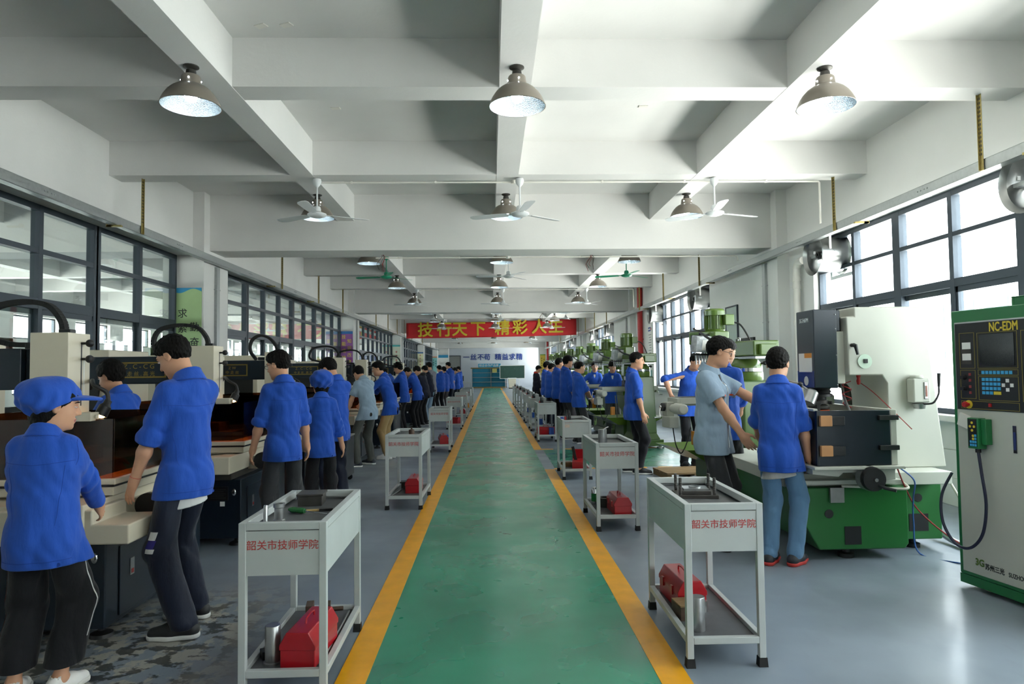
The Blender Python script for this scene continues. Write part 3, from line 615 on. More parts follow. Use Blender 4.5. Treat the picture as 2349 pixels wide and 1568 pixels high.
toolbox(at('L', 1, .265, .45, 1), 0, 'red toolbox on the lower shelf of the second left trolley')
toolbox(at('L', 2, .24, .42, 1), 8, 'red toolbox on the lower shelf of the third left trolley')
toolbox(at('L', 3, .16, .40, 1), 60, 'red toolbox turned sideways on the fourth left trolley')
toolbox(at('R', 0, .15, .62, 1), 3, 'dark red toolbox at the back of the nearest right trolley')
toolbox(at('R', 1, .255, .26, 1), 2, 'red toolbox at the front of the second right trolley')
toolbox(at('R', 2, .25, .30, 1), -8, 'open red toolbox with a dark saw grip on the third right trolley', True)
toolbox(at('L', 4, .24, .4, 1), 0, 'red toolbox on the lower shelf of the fifth left trolley')
toolbox(at('R', 3, .2, .3, 1), 70, 'red toolbox lying across the fourth right trolley')
def one(name, mb, m, loc, lb, cat, rz=0, bevel=0, **kw):
    o = mb.build(name, m, None, bevel); o.location = loc; o.rotation_euler.z = math.radians(rz); return tag(o, lb, cat, **kw)
# nearest left trolley
one('steel_pin', MB().lathe([(0, 0), (.026, 0), (.027, .006), (.012, .010), (.0105, .02), (.0105, .105), (.008, .112), (0, .113)], n=16), M['steel'], at('L', 0, .095, .09, 0), 'slim upright steel pin at the front of the nearest left trolley', 'pin')
one('guide_bush', MB().lathe([(.018, .09), (.018, .098), (.028, .10), (.028, .082), (.023, .078), (.023, .024), (.028, .02), (.028, 0), (0, 0)], n=24), M['steel'], at('L', 0, .125, .20, 0), 'flanged steel bush standing beside the slim pin', 'bush')
t = thing('steel_block', at('L', 0, .155, .70, 0), 'grey steel block with a flat plate on top, back of the nearest left trolley', 'block', 4)
MB().box(-.065, .065, -.07, .07, 0, .055).build('base', M['dsteel'], t, bevel=.003); MB().box(-.072, .072, -.076, .076, .055, .066).build('plate', M['dsteel'], t, bevel=.002)
t = thing('screwdriver', at('L', 0, .19, .42, 0), 'green handled screwdriver on the nearest left trolley', 'screwdriver', 62)
MB().lathe([(0, 0), (.012, .002), (.016, .02), (.014, .05), (.016, .085), (.011, .10), (.008, .11)], (0, 0, .0165), n=10, ax='y').build('handle', grip, t); MB().cyl((0, -.0, .0165), (0, -.15, .014), .0032, n=8).build('blade', M['chrome'], t)
t = thing('paint_brush', at('L', 0, .255, .50, 0), 'flat brush with dark bristles lying near the screwdriver', 'brush', -80)
MB().box(-.01, .01, -.11, -.01, 0, .01).build('handle', mat('pale_wood', C('#b79a5e'), .6), t, bevel=.003); MB().box(-.018, .018, -.01, .06, 0, .014).build('bristles', M['black'], t)
one('steel_cylinder', MB().lathe([(0, 0), (.043, 0), (.043, .008), (.036, .012), (.036, .175), (.034, .178), (0, .178)], n=28), M['steel'], at('L', 0, .115, .14, 1), 'tall dull steel cylinder on the lower shelf of the nearest left trolley', 'cylinder')
one('machine_vice', MB().box(-.07, .07, -.05, .05, 0, .05).box(-.07, -.03, -.05, .05, .05, .1).box(.03, .06, -.045, .045, .05, .095).cyl((.06, 0, .06), (.13, 0, .06), .012), rust, at('L', 0, .20, .68, 1), 'rusty vice behind the red toolbox of the nearest left trolley', 'vice', 10, .003)
one('steel_rod', MB().cyl((0, -.3, .008), (0, .3, .008), .007, n=10), M['steel'], at('L', 0, .345, .5, 1), 'thin steel rod along the aisle edge of the nearest left trolley', 'rod', 1)
one('chuck_key', MB().box(-.02, .02, -.03, .03, 0, .04), M['black'], at('L', 0, .06, .2, 1), 'small black block at the outer edge of the nearest left trolley', 'block', 30, .003)
# second left trolley
one('guide_bush', MB().lathe([(0, 0), (.032, 0), (.032, .075), (.012, .08), (.01, .10), (0, .10)], n=20), rust, at('L', 1, .255, .30, 0), 'dark steel plug standing on the second left trolley', 'plug')
one('caliper', MB().box(-.12, .12, -.008, .008, 0, .006).box(-.12, -.11, -.04, .008, 0, .006).box(-.05, -.04, -.035, .02, 0, .008), M['steel'], at('L', 1, .15, .38, 0), 'steel caliper lying on the second left trolley', 'caliper', 14)
one('steel_block', MB().box(-.06, .06, -.06, .06, 0, .07).box(-.075, .075, -.07, .07, .07, .085), M['dsteel'], at('L', 1, .16, .62, 1), 'dark steel block beside the toolbox of the second left trolley', 'block', 0, .003)
one('steel_rod', MB().cyl((0, -.25, .008), (0, .25, .008), .007, n=10), M['steel'], at('L', 1, .09, .35, 1), 'bright rod lying on the second left trolley', 'rod', -8)
one('blue_box', MB().box(-.08, .08, -.06, .06, 0, .14), bluep, at('L', 2, .24, .66, 1), 'blue box behind the toolbox of the third left trolley', 'box', 5, .006)
one('orange_bottle', MB().lathe([(0, 0), (.035, 0), (.038, .01), (.038, .13), (.015, .16), (.015, .19), (0, .19)], n=16), M['orange'], at('L', 5, .3, .3, 1), 'orange bottle under the sixth left trolley', 'bottle')
# nearest right trolley: a die set with four guide pins
t = thing('die_set', at('R', 0, .20, .49, 0), 'steel die set with four ribbed guide pins on the nearest right trolley', 'die set', -6)
MB().box(-.115, .115, -.10, .10, 0, .018).build('base_plate', M['dsteel'], t, bevel=.002); MB().box(-.08, .08, -.065, .07, .018, .036).build('middle_plate', M['dsteel'], t, bevel=.002)
pl = MB().box(-.07, .07, -.055, .06, .036, .048).lathe([(.034, .048), (.034, .056), (.026, .056), (.026, .048)], n=24); pl.build('top_plate', M['steel'], t)
for x in (-.095, .095):
    for y in (-.08, .08):
        p = MB().cyl((x, y, .018), (x, y, .115), .0085, n=12)
        for k in range(9): p.lathe([(.0085, -.003), (.0105, 0), (.0085, .003)], (x, y, .03+k*.0095), n=12)
        p.build('guide_pin', M['dsteel'], t)
one('steel_cylinder', MB().lathe([(0, 0), (.038, 0), (.038, .17), (.036, .174), (0, .174)], n=28), M['steel'], at('R', 0, .105, .165, 1), 'tall steel cylinder on the lower shelf of the nearest right trolley', 'cylinder')
t = thing('wood_block', at('R', 0, .10, .36, 1), 'brown topped block between toolbox and cylinder, nearest right trolley', 'block', 6)
MB().box(-.06, .06, -.07, .07, 0, .075).build('body', rust, t, bevel=.003); MB().box(-.06, .06, -.07, .07, .075, .083).build('cover', M['wood'], t)
one('steel_ring', MB().lathe([(.022, 0), (.032, 0), (.032, .06), (.022, .06), (.022, 0)], n=20), M['steel'], at('R', 0, .21, .44, 1), 'small bright ring against the toolbox, nearest right trolley', 'ring')
# second right trolley
t = thing('steel_cylinder', at('R', 1, .105, .25, 0), 'tall steel cylinder with a cut flap on the second right trolley', 'cylinder')
MB().lathe([(0, 0), (.042, 0), (.042, .155), (0, .158)], n=28).build('body', M['steel'], t); MB(T(.02, 0, .158) @ R('Y', -28)).box(-.045, .045, -.025, .025, 0, .004).build('flap', M['steel'], t)
one('hex_nut', MB().lathe([(.008, 0), (.018, 0), (.018, .014), (.008, .014), (.008, 0)], n=6), M['dsteel'], at('R', 1, .27, .3, 0), 'dark nut lying on the second right trolley', 'nut')
t = thing('spray_can', at('R', 1, .085, .66, 1), 'metal can with green label behind the second right trolley leg', 'can')
MB().lathe([(0, 0), (.04, 0), (.04, .15), (.03, .17), (0, .175)], n=20).build('can', M['chrome'], t); MB().lathe([(.0405, .03), (.0405, .11)], n=20).build('label_band', grip, t)
one('steel_ring', MB().lathe([(.05, 0), (.085, 0), (.085, .09), (.05, .09), (.05, 0)], n=28), M['dsteel'], at('R', 1, .17, .53, 1), 'thick dark ring beside the can on the second right trolley', 'ring')
# tool racks on the right trolleys
def rack(i, lb):
    t = thing('tool_rack', at('R', i, .10, .15, 0), lb, 'tool rack', 0, 'red tool racks on the right trolleys')
    MB().box(-.05, .05, -.06, .06, 0, .03).box(-.05, -.035, -.06, .06, .03, .09).build('base', M['red'], t, bevel=.004)
    for k in range(7):
        x = -.025+.025*(k % 3)+random.uniform(-.005, .005); y = -.04+.035*(k//3); h = random.uniform(.09, .16)
        MB().lathe([(0, 0), (.012, 0), (.013, h*.5), (.008, h*.55), (.006, h), (0, h)], (x, y, .03), n=10).build('cutter', M['black'], t)
for i in range(2, 10): rack(i, 'red rack of black milling cutters on the %s right trolley' % ordw(i))
one('blue_case', MB().box(-.02, .02, -.05, .05, 0, .07), bluep, at('R', 2, .03, .34, 0), 'small blue case behind the red rack of the third right trolley', 'case', 0, .005)
t = thing('spanner', at('R', 2, .24, .42, 0), 'steel spanner lying on the third right trolley', 'spanner', 65)
MB().box(-.006, .006, -.09, .08, 0, .008).build('shank', M['chrome'], t); MB().lathe([(.011, 0), (.02, 0), (.02, .01), (.011, .01), (.011, 0)], (0, .09, 0), n=16).build('jaw', M['chrome'], t)
one('timber_offcut', MB().box(-.09, .09, -.08, .08, 0, .03).box(-.08, .06, -.06, .07, .03, .055), M['wood'], at('R', 2, .12, .45, 1), 'timber offcuts on the lower shelf of the third right trolley', 'timber', 12)
for i in (3, 4, 5, 6): one('blue_box', MB().box(-.05, .05, -.07, .07, 0, .16), bluep, at('R', i, .26 if i > 3 else .3, .2, 1), 'blue box on the lower shelf of the %s right trolley' % ordw(i), 'box', 5, .006)
# ------------------------------------------------------------------ the large spark erosion machine on the right, and its control cabinet
t = thing('spark_erosion_machine', (3.1, 6.1, 0), 'large ivory, black and green spark erosion machine by the nearest right window', 'machine')
def W(mb=None): return MB(T(-3.1, -6.1, 0))
def wb(name, m, mb, parent=None, bevel=.006, **kw): return mb.build(name, m, parent or t, bevel, **kw)
b = W()
b.prism([(2.54, .08), (3.22, .08), (3.25, .12), (3.25, .56), (2.36, .56), (2.36, .40)], 5.29, 7.2, 'y')
b.box(3.22, 3.70, 5.56, 7.2, .08, .62)
wb('base', M['edm'], b, bevel=.012)
for x, y, z in ((2.62, 5.285, .36), (3.5, 5.555, .42)): wb('round_opening', M['black'], W().lathe([(0, 0), (.034, 0), (.034, .003)], (x, y, z), n=20, ax='y'), bevel=0)
wb('foot_recess', M['black'], W().box(2.74, 2.87, 5.286, 5.292, .12, .26), bevel=0); wb('foot_recess', M['black'], W().box(3.42, 3.58, 5.556, 5.562, .15, .29), bevel=0)
for x, y in ((2.80, 5.40), (3.5, 5.66), (2.6, 7.0), (3.5, 7.0)): wb('levelling_foot', M['black'], W().lathe([(0, 0), (.06, 0), (.06, .03), (.03, .04), (.025, .085), (0, .085)], (x, y, 0), n=18), bevel=0)
b = W().box(2.30, 3.66, 5.36, 7.15, .56, .66).box(2.40, 3.2, 5.27, 5.36, .585, .62); wb('bed', M['ivory'], b)
b = W().prism([(2.42, .74), (3.06, .74), (3.06, .645), (2.92, .63), (2.88, .63), (2.82, .70), (2.66, .70), (2.62, .67), (2.42, .69)], 5.12, 6.0, 'y'); wb('saddle', M['ivory'], b)
b = W().box(2.40, 3.09, 5.04, 6.15, .735, .755); wb('table_edge', M['ivory'], b, bevel=.003)
b = W().box(2.62, 2.73, 5.255, 5.285, .45, .565); wb('cover_plate', M['steel'], b, bevel=.002)
# work tank
tk = W().box(2.45, 2.47, 5.1, 6.05, .755, 1.17).box(2.45, 3.02, 5.1, 5.12, .755, 1.17); tank = wb('tank_doors', M['navy'], tk, bevel=.006)
wb('tank_frame', M['ivory'], W().box(3.02, 3.07, 5.10, 6.05, .755, 1.175).box(2.45, 3.07, 6.03, 6.06, .755, 1.25).box(2.47, 3.03, 5.12, 6.03, .755, .80).box(2.44, 2.475, 5.12, 6.05, 1.165, 1.185))
for z in (.87, 1.095):
    h = wb('door_latch', M['black'], W().box(2.54, 2.66, 5.075, 5.1, z-.035, z+.035), bevel=.006)
    wb('latch_pad', mat('tan_latch', C('#c08a58'), .5, var=.08), W().box(2.47, 2.56, 5.068, 5.1, z-.04, z+.04), h, bevel=.005)
    wb('door_hinge', M['black'], W().box(2.92, 3.07, 5.07, 5.1, z+.02-.018, z+.02+.018), bevel=.004)
b = W().lathe([(.0, -.02), (.085, -.02), (.09, 0), (.09, .012), (.07, .016), (.02, .02), (.02, .035), (0, .035)][::-1], (2.83, 5.02, .665), n=32, ax='y'); hw = wb('handwheel', M['black'], b, bevel=0)
wb('dial', M['steel'], W().lathe([(.07, .02), (.092, .02), (.092, .085), (.07, .085)], (2.83, 5.02, .665), n=32, ax='y'), hw, bevel=0)
wb('crank_grip', M['black'], W().tube([(2.86, 5.0, .62), (2.88, 4.95, .61), (2.93, 4.90, .60)], [.010, .013, .012], 10), hw, bevel=0)
wb('hub_nut', M['chrome'], W().lathe([(0, -.045), (.014, -.045), (.014, -.02)], (2.83, 5.02, .665), n=12, ax='y'), hw, bevel=0)
# C shaped column
pr = [(2.97, 1.92), (3.04, 1.92), (3.04, 2.0), (3.62, 2.0), (3.62, 1.94), (3.64, 1.92), (3.72, 1.20), (3.78, .66), (3.30, .66), (3.30, 1.36), (3.26, 1.43), (2.98, 1.43)]
b = W().prism(pr, 5.60, 6.35, 'y'); wb('column', M['ivory'], b, bevel=.012)
wb('slide', M['ivory'], W().box(2.90, 2.98, 5.66, 6.25, 1.36, 1.80))
wb('slide_gap', M['black'], W().box(2.94, 2.975, 5.70, 6.2, 1.80, 1.92), bevel=0)
hd = wb('ram_housing', M['navy'], W().box(2.70, 2.90, 5.62, 5.94, 1.325, 1.985).box(2.90, 2.95, 5.66, 5.90, 1.80, 1.98), bevel=.008)
wb('bellows', M['black'], W().lathe([(.10, 1.325), (.09, 1.31), (.10, 1.295), (.09, 1.28), (.11, 1.27), (.11, 1.25), (.06, 1.25), (.06, 1.22)], (2.80, 5.77, 0), n=24), bevel=0)
wb('electrode_chuck', M['dsteel'], W().lathe([(.06, 1.225), (.075, 1.22), (.075, 1.19), (.05, 1.185), (.085, 1.17), (.085, 1.15), (.07, 1.14), (.07, 1.10), (0, 1.10)], (2.80, 5.77, 0), n=24).cyl((2.70, 5.70, 1.2), (2.73, 5.72, 1.2), .014).cyl((2.88, 5.70, 1.2), (2.86, 5.72, 1.2), .014), bevel=0)
wb('insulating_ring', mat('orange_ring', C('#c4572a'), .5), W().lathe([(.05, 1.138), (.082, 1.138), (.082, 1.125), (.05, 1.125)], (2.80, 5.77, 0), n=24), bevel=0)
sc = W()
for x, z in ((2.885, 1.94), (2.885, 1.82), (2.888, 1.6), (2.89, 1.35)): wb('screw', M['steel'], W().ball((x, 5.618, z), .006, 8), hd, bevel=0)
def TX(x, y, z): return T(x-3.1, y-6.1, z)
LX = R('Z', -90) @ FY     # lettering that reads on a face looking towards -X
text('3G E46PM', .05, M['whitet'], t, TX(2.6985, 5.79, 1.90) @ LX, bold=.012, sx=.78)
lb = wb('warning_label', M['white'], W().box(2.697, 2.70, 5.66, 5.90, 1.46, 1.62), hd, bevel=0)
wb('orange_heading', M['orange'], W().box(2.6955, 2.697, 5.66, 5.79, 1.58, 1.62), lb, bevel=0)
wb('round_badge', M['whitet'], W().lathe([(0, -.002), (.04, -.002), (.04, 0)], (2.699, 5.77, 1.385), n=24, ax='x'), hd, bevel=0)
wb('blue_panel', mat('blue_gloss', C('#1c2c70'), .25), W().box(2.6975, 2.70, 5.63, 5.93, 1.33, 1.47), hd, bevel=0)
# small fittings on the column
p = wb('switch_plate', mat('pale_green_disc', C('#c3d6c4'), .5), W().lathe([(0, -.006), (.06, -.006), (.06, 0)], (3.115, 5.598, 1.545), n=32, ax='y'), bevel=0)
wb('rocker_switch', M['black'], W().box(3.10, 3.135, 5.582, 5.593, 1.53, 1.565), p, bevel=.003)
wb('clamp_lever', M['black'], W().tube([(3.01, 5.57, 1.68), (3.02, 5.56, 1.68), (3.035, 5.555, 1.60)], [.018, .016, .011], 10).cyl((3.01, 5.6, 1.68), (3.01, 5.56, 1.68), .016), bevel=0)
p = wb('oil_pump', M['ivory'], W().box(3.46, 3.60, 5.50, 5.6, 1.20, 1.40).lathe([(.05, 0), (.05, .025), (0, .025)], (3.52, 5.55, 1.40), n=20), bevel=.014)
wb('sight_glass', M['steel'], W().box(3.545, 3.575, 5.49, 5.5, 1.23, 1.37), p, bevel=.008); wb('oil_level', mat('amber_oil', C('#8a3f1e'), .3), W().box(3.553, 3.567, 5.486, 5.49, 1.25, 1.34), p, bevel=0)
wb('pump_lever', M['black'], W().tube(smooth_path([(3.53, 5.5, 1.19), (3.60, 5.47, 1.20), (3.64, 5.46, 1.27), (3.645, 5.46, 1.33)]), .008, 8).tube([(3.645, 5.46, 1.33), (3.65, 5.46, 1.44)], [.011, .015], 10), p, bevel=0)
wb('pump_base', M['steel'], W().lathe([(.03, 1.20), (.05, 1.19), (.04, 1.15), (0, 1.145)], (3.53, 5.54, 0), n=18), p, bevel=0)
wb('oil_valve', M['red'], W().lathe([(0, 1.43), (.02, 1.43), (.012, 1.40), (.018, 1.38), (.012, 1.35), (0, 1.345)], (3.14, 5.75, 0), n=12), bevel=0)
wire_r, wire_b, wire_w = mat('red_wire', C('#9c2b2b'), .5, var=0), mat('blue_wire', C('#3a64a8'), .5, var=0), mat('white_wire', C('#cfcabd'), .5, var=0)
wb('red_wire', wire_r, W().tube(smooth_path([(3.16, 5.75, 1.36), (3.24, 5.7, 1.28), (3.30, 5.5, 1.12), (3.34, 5.35, 1.0)]), .004, 6), bevel=0)
wb('nozzle_hose', M['steel'], W().tube([(3.02, 5.8, 1.36), (2.98, 5.7, 1.25), (2.95, 5.55, 1.13)], .012, 8), bevel=0)
wb('coiled_wire', wire_r, W().tube([(3.0+.035*math.cos(k*.9), 5.68+.035*math.sin(k*.9), 1.38-k*.011) for k in range(22)], .004, 6), bevel=0)
wb('drain_hose', M['dsteel'], W().tube(smooth_path([(3.02, 6.1, 1.36), (3.12, 6.0, 1.34), (3.15, 5.95, 1.24), (3.15, 5.95, .8)]), .03, 12), bevel=0)
b = MB(TX(2.62, 5.55, 1.25) @ R('Z', 20) @ R('Y', 30)).lathe([(.0, .075), (.035, .07), (.052, .055), (.055, -.05), (.048, -.055), (0, -.05)], n=24)
lp = wb('work_lamp', M['steel'], b, bevel=0)
wb('lamp_arm', M['steel'], W().tube([(2.62, 5.56, 1.31), (2.55, 5.6, 1.37), (2.47, 5.9, 1.42), (2.5, 6.1, 1.40)], .008, 8), lp, bevel=0); wb('lamp_joint', M['black'], W().ball((2.565, 5.6, 1.36), .024, 12), lp, bevel=0)
wb('lamp_bracket', M['black'], W().box(2.63, 2.70, 5.52, 5.56, 1.19, 1.22).box(2.66, 2.69, 5.52, 5.56, 1.13, 1.2), lp, bevel=.004)
tag(MB().tube(smooth_path([(2.72, 5.27, .575), (3.0, 5.265, .56), (3.12, 5.262, .55), (3.24, 5.26, .555), (3.30, 5.45, .60), (3.62, 5.54, .62), (3.73, 5.56, .61), (3.82, 5.4, .3), (3.92, 5.25, .03)]), .010, 8).build('cable', wire_w), 'pale cable looped along the top of the green machine base', 'cable')
tag(MB().tube(smooth_path([(3.14, 5.2, .72), (3.25, 5.2, .62), (3.33, 5.35, .45), (3.37, 5.42, .25), (3.40, 5.40, .01), (3.55, 5.1, .008), (3.75, 4.85, .008)]), .006, 6).build('cable', wire_b), 'thin blue wire hanging in front of the green machine base', 'cable')
tag(MB().tube(smooth_path([(3.12, 5.2, .72), (3.24, 5.3, .55), (3.42, 5.42, .34), (3.55, 5.2, .16), (3.72, 4.95, .05), (3.85, 4.8, .01)]), .006, 6).build('cable', wire_r), 'thin red wire running from the tank to the control cabinet', 'cable')
tag(MB().tube(smooth_path([(3.80, 6.3, 1.05), (3.83, 6.2, .5), (3.86, 5.9, .1), (3.85, 5.4, .03), (3.95, 5.0, .03)]), .026, 10).build('cable', M['steel']), 'grey ribbed hose behind the spark erosion machine', 'hose')
# control cabinet, its front turned towards the aisle
cab = thing('control_cabinet', (3.196, 4.636, 0), 'tall green and pale grey control cabinet with screen, cut by the right photo edge', 'control cabinet', 9.3)
# local axes: front face on x = 0 looking towards -x, width along -y
U = lambda u: -u
fx = lambda d=.002: -d
MB().box(0, .62, -.86, 0, .09, 1.875).build('shell', M['cabg'], cab, .008)
MB().box(-.004, .01, -.83, -.03, .115, 1.205).build('front_door', M['ivory'], cab, .003)
MB().box(-.004, .01, -.83, -.03, 1.205, 1.795).build('trim_plate', M['steel'], cab, .003)
pn = MB().box(-.010, -.004, -.82, -.04, 1.205, 1.785).build('control_panel', M['black'], cab, .002)
MB().hexa([(0, -.86, .03), (.62, -.86, .03), (.62, -.0, .03), (0, -.0, .03)], [(0, -.86, .09), (.62, -.86, .09), (.62, 0, .09), (0, 0, .09)]).build('plinth', M['cabg'], cab)
for u in (.15, .75):
    for x in (.08, .54): MB().lathe([(0, -.018), (.045, -.018), (.045, .018), (0, .018)], (x, -u, .045), n=18, ax='y').build('castor', M['cream'], cab)
MB().box(.05, .08, -.62, -.42, 1.875, 1.93).box(.05, .4, -.62, -.60, 1.875, 1.93).box(.05, .4, -.62, -.42, 1.925, 1.935).box(.05, .4, -.44, -.42, 1.875, 1.93).build('fan_hood', M['cabg'], cab, .004)
LC = R('Z', -90) @ FY
def cw(name, m, u0, u1, z0, z1, d=.003, parent=None, base=.010, bevel=0): return MB().box(-base-d, -base, -u1, -u0, z0, z1).build(name, m, parent or pn, bevel)
text('NC-EDM', .082, M['yel'], pn, T(-.0105, -.412, 1.745) @ LC, bold=.022, sx=.66)
olive = mat('olive_outline', C('#8a7c33'), .5, var=0)
def outline(u0, u1, z0, z1):
    e = .003; b = MB()
    b.box(-.0115, -.010, -u1, -u0, z0, z0+e).box(-.0115, -.010, -u1, -u0, z1-e, z1).box(-.0115, -.010, -u0-e, -u0, z0, z1).box(-.0115, -.010, -u1, -u1+e, z0, z1); b.build('panel_outline', olive, pn)
for q in ((.075, .195, 1.48, 1.72), (.215, .505, 1.48, 1.715), (.215, .505, 1.435, 1.472), (.075, .195, 1.278, 1.47), (.215, .505, 1.272, 1.428), (.075, .505, 1.212, 1.264), (.53, .80, 1.272, 1.715)): outline(*q)
cw('screen', mat('dark_screen', C('#0e1113'), .15, var=0, spec=.35), .235, .485, 1.498, 1.703, .004)
key = mat('blue_key', C('#3fa3d6'), .4, var=0)
for i in range(8): cw('function_key', key, .243+i*.0285, .243+i*.0285+.021, 1.443, 1.464)
for r in range(4):
    for c_ in range(5 if r < 3 else 3): cw('key', key, .243+c_*.0285, .243+c_*.0285+.022, 1.398-r*.029, 1.418-r*.029)
cw('enter_key', M['yel'], .329, .381, 1.311, 1.331)
for u, z in ((.428, 1.402), (.399, 1.373), (.458, 1.373), (.428, 1.344)): cw('arrow_key', M['white'], u-.011, u+.011, z-.011, z+.011)
for z in (1.61, 1.535):
    k = cw('meter', M['white'], .098, .165, z, z+.045); cw('meter_frame', M['dsteel'], .092, .171, z-.026, z, .004)
for z in (1.44, 1.40, 1.358, 1.318): cw('red_key', mat('dull_red_key', C('#8c3030'), .5, var=0), .142, .160, z-.008, z+.010)
for z in (1.42, 1.345): MB().lathe([(0, -.035), (.013, -.035), (.016, -.012)], (0, -.108, z), n=16, ax='x').build('rotary_knob', M['black'], pn)
es = MB().lathe([(0, -.014), (.028, -.014), (.028, -.01)], (0, -.135, 1.24), n=24, ax='x').build('emergency_plate', M['yel'], pn)
MB().lathe([(0, -.055), (.016, -.054), (.02, -.045), (.019, -.034), (.011, -.03), (.011, -.014)], (0, -.135, 1.24), n=20, ax='x').build('emergency_button', M['red'], es)
cw('power_button', M['red'], .29, .308, 1.23, 1.252, .008)
cw('lock_plate', M['chrome'], .447, .472, .95, 1.12, .004, cab, .004); cw('lock_core', mat('blue_lock', C('#27346e'), .4), .452, .466, .97, 1.08, .006, cab, .004)
lg = M['mill']; text('3G', .062, lg, cab, T(-.005, -.165, .196) @ LC, bold=.035, sx=.9)
text('苏州三光', .042, M['blackt'], cab, T(-.005, -.275, .182) @ LC, bold=.02, sx=.85)
text('SUZHOU SANGUANG', .04, M['blackt'], cab, T(-.005, -.375, .178) @ LC, bold=.012, sx=.75, ax='LEFT')
MB(T(-.006, -.085, 1.13) @ R('X', 18)).box(-.018, 0, -.055, .03, -.04, .045).build('hanging_tag', M['paper'], cab)
pd = thing('pendant_controller', (3.196, 4.636, 0), 'green handheld controller with yellow arrow keys hung on the cabinet door', 'controller', 9.3)
MB().box(-.075, -.012, -.262, -.178, .955, 1.155).build('body', M['cabg'], pd, .005); MB().box(-.055, -.006, -.30, -.262, .985, 1.15).build('holder', M['cabg'], pd, .004)
face = MB().box(-.077, -.075, -.25, -.186, .97, 1.148).build('key_face', M['black'], pd)
for u, z in ((.218, 1.125), (.203, 1.10), (.234, 1.10), (.218, 1.075), (.224, 1.04), (.224, 1.02)): MB().lathe([(0, -.08), (.009, -.08), (.009, -.077)], (0, -u, z), n=6, ax='x').build('yellow_key', M['yel'], face)
for r in range(4):
    for c_ in range(3):
        if r > 1 or c_ == 2: MB().box(-.079, -.077, -.206-c_*.018-.006, -.206-c_*.018+.008, 1.035-r*.021, 1.05-r*.021).build('blue_key', key, face)
MB().cyl((-.044, -.226, .955), (-.044, -.226, .93), .017, n=12).build('cable_gland', M['black'], pd)
MB().tube(smooth_path([(-.044, -.226, .935), (-.05, -.25, .80), (-.045, -.27, .6), (-.06, -.255, .42), (-.08, -.2, .32), (-.09, -.12, .29), (-.09, -.03, .33), (-.08, .05, .44), (-.03, .10, .60), (.05, .09, .75)]), .0095, 10).build('lead', mat('navy_lead', C('#1b1e38'), .4, var=0), pd)
bx = thing('power_box', (3.62, 3.86, 0), 'low ivory box on the floor at the right photo edge before the cabinet', 'box', 9.3)
MB().box(-.38, .3, -.3, .12, .02, .385).build('body', M['ivory'], bx, .02)
# ------------------------------------------------------------------ wire cutting machines along the left side
amber = bpy.data.materials.new('smoked_amber_acrylic'); amber.use_nodes = True
_n = amber.node_tree.nodes; _l = amber.node_tree.links; _n.clear()
_o = _n.new('ShaderNodeOutputMaterial'); _t = _n.new('ShaderNodeBsdfTransparent'); _g = _n.new('ShaderNodeBsdfGlossy'); _x = _n.new('ShaderNodeMixShader'); _t.inputs[0].default_value = (.40, .21, .10, 1); _g.inputs['Roughness'].default_value = .06; _x.inputs[0].default_value = .07
_l.new(_t.outputs[0], _x.inputs[1]); _l.new(_g.outputs[0], _x.inputs[2]); _l.new(_x.outputs[0], _o.inputs[0])
warm = mat('warm_lit_bulb', (1, .55, .2, 1), .4, var=0, emit=22)
gold = mat('gold_plate_lettering', C('#8d7530'), .45, .2, var=0)
saddle_m = mat('oily_brown_steel', C('#4a4640'), .5, .3, var=.25, vs=6)
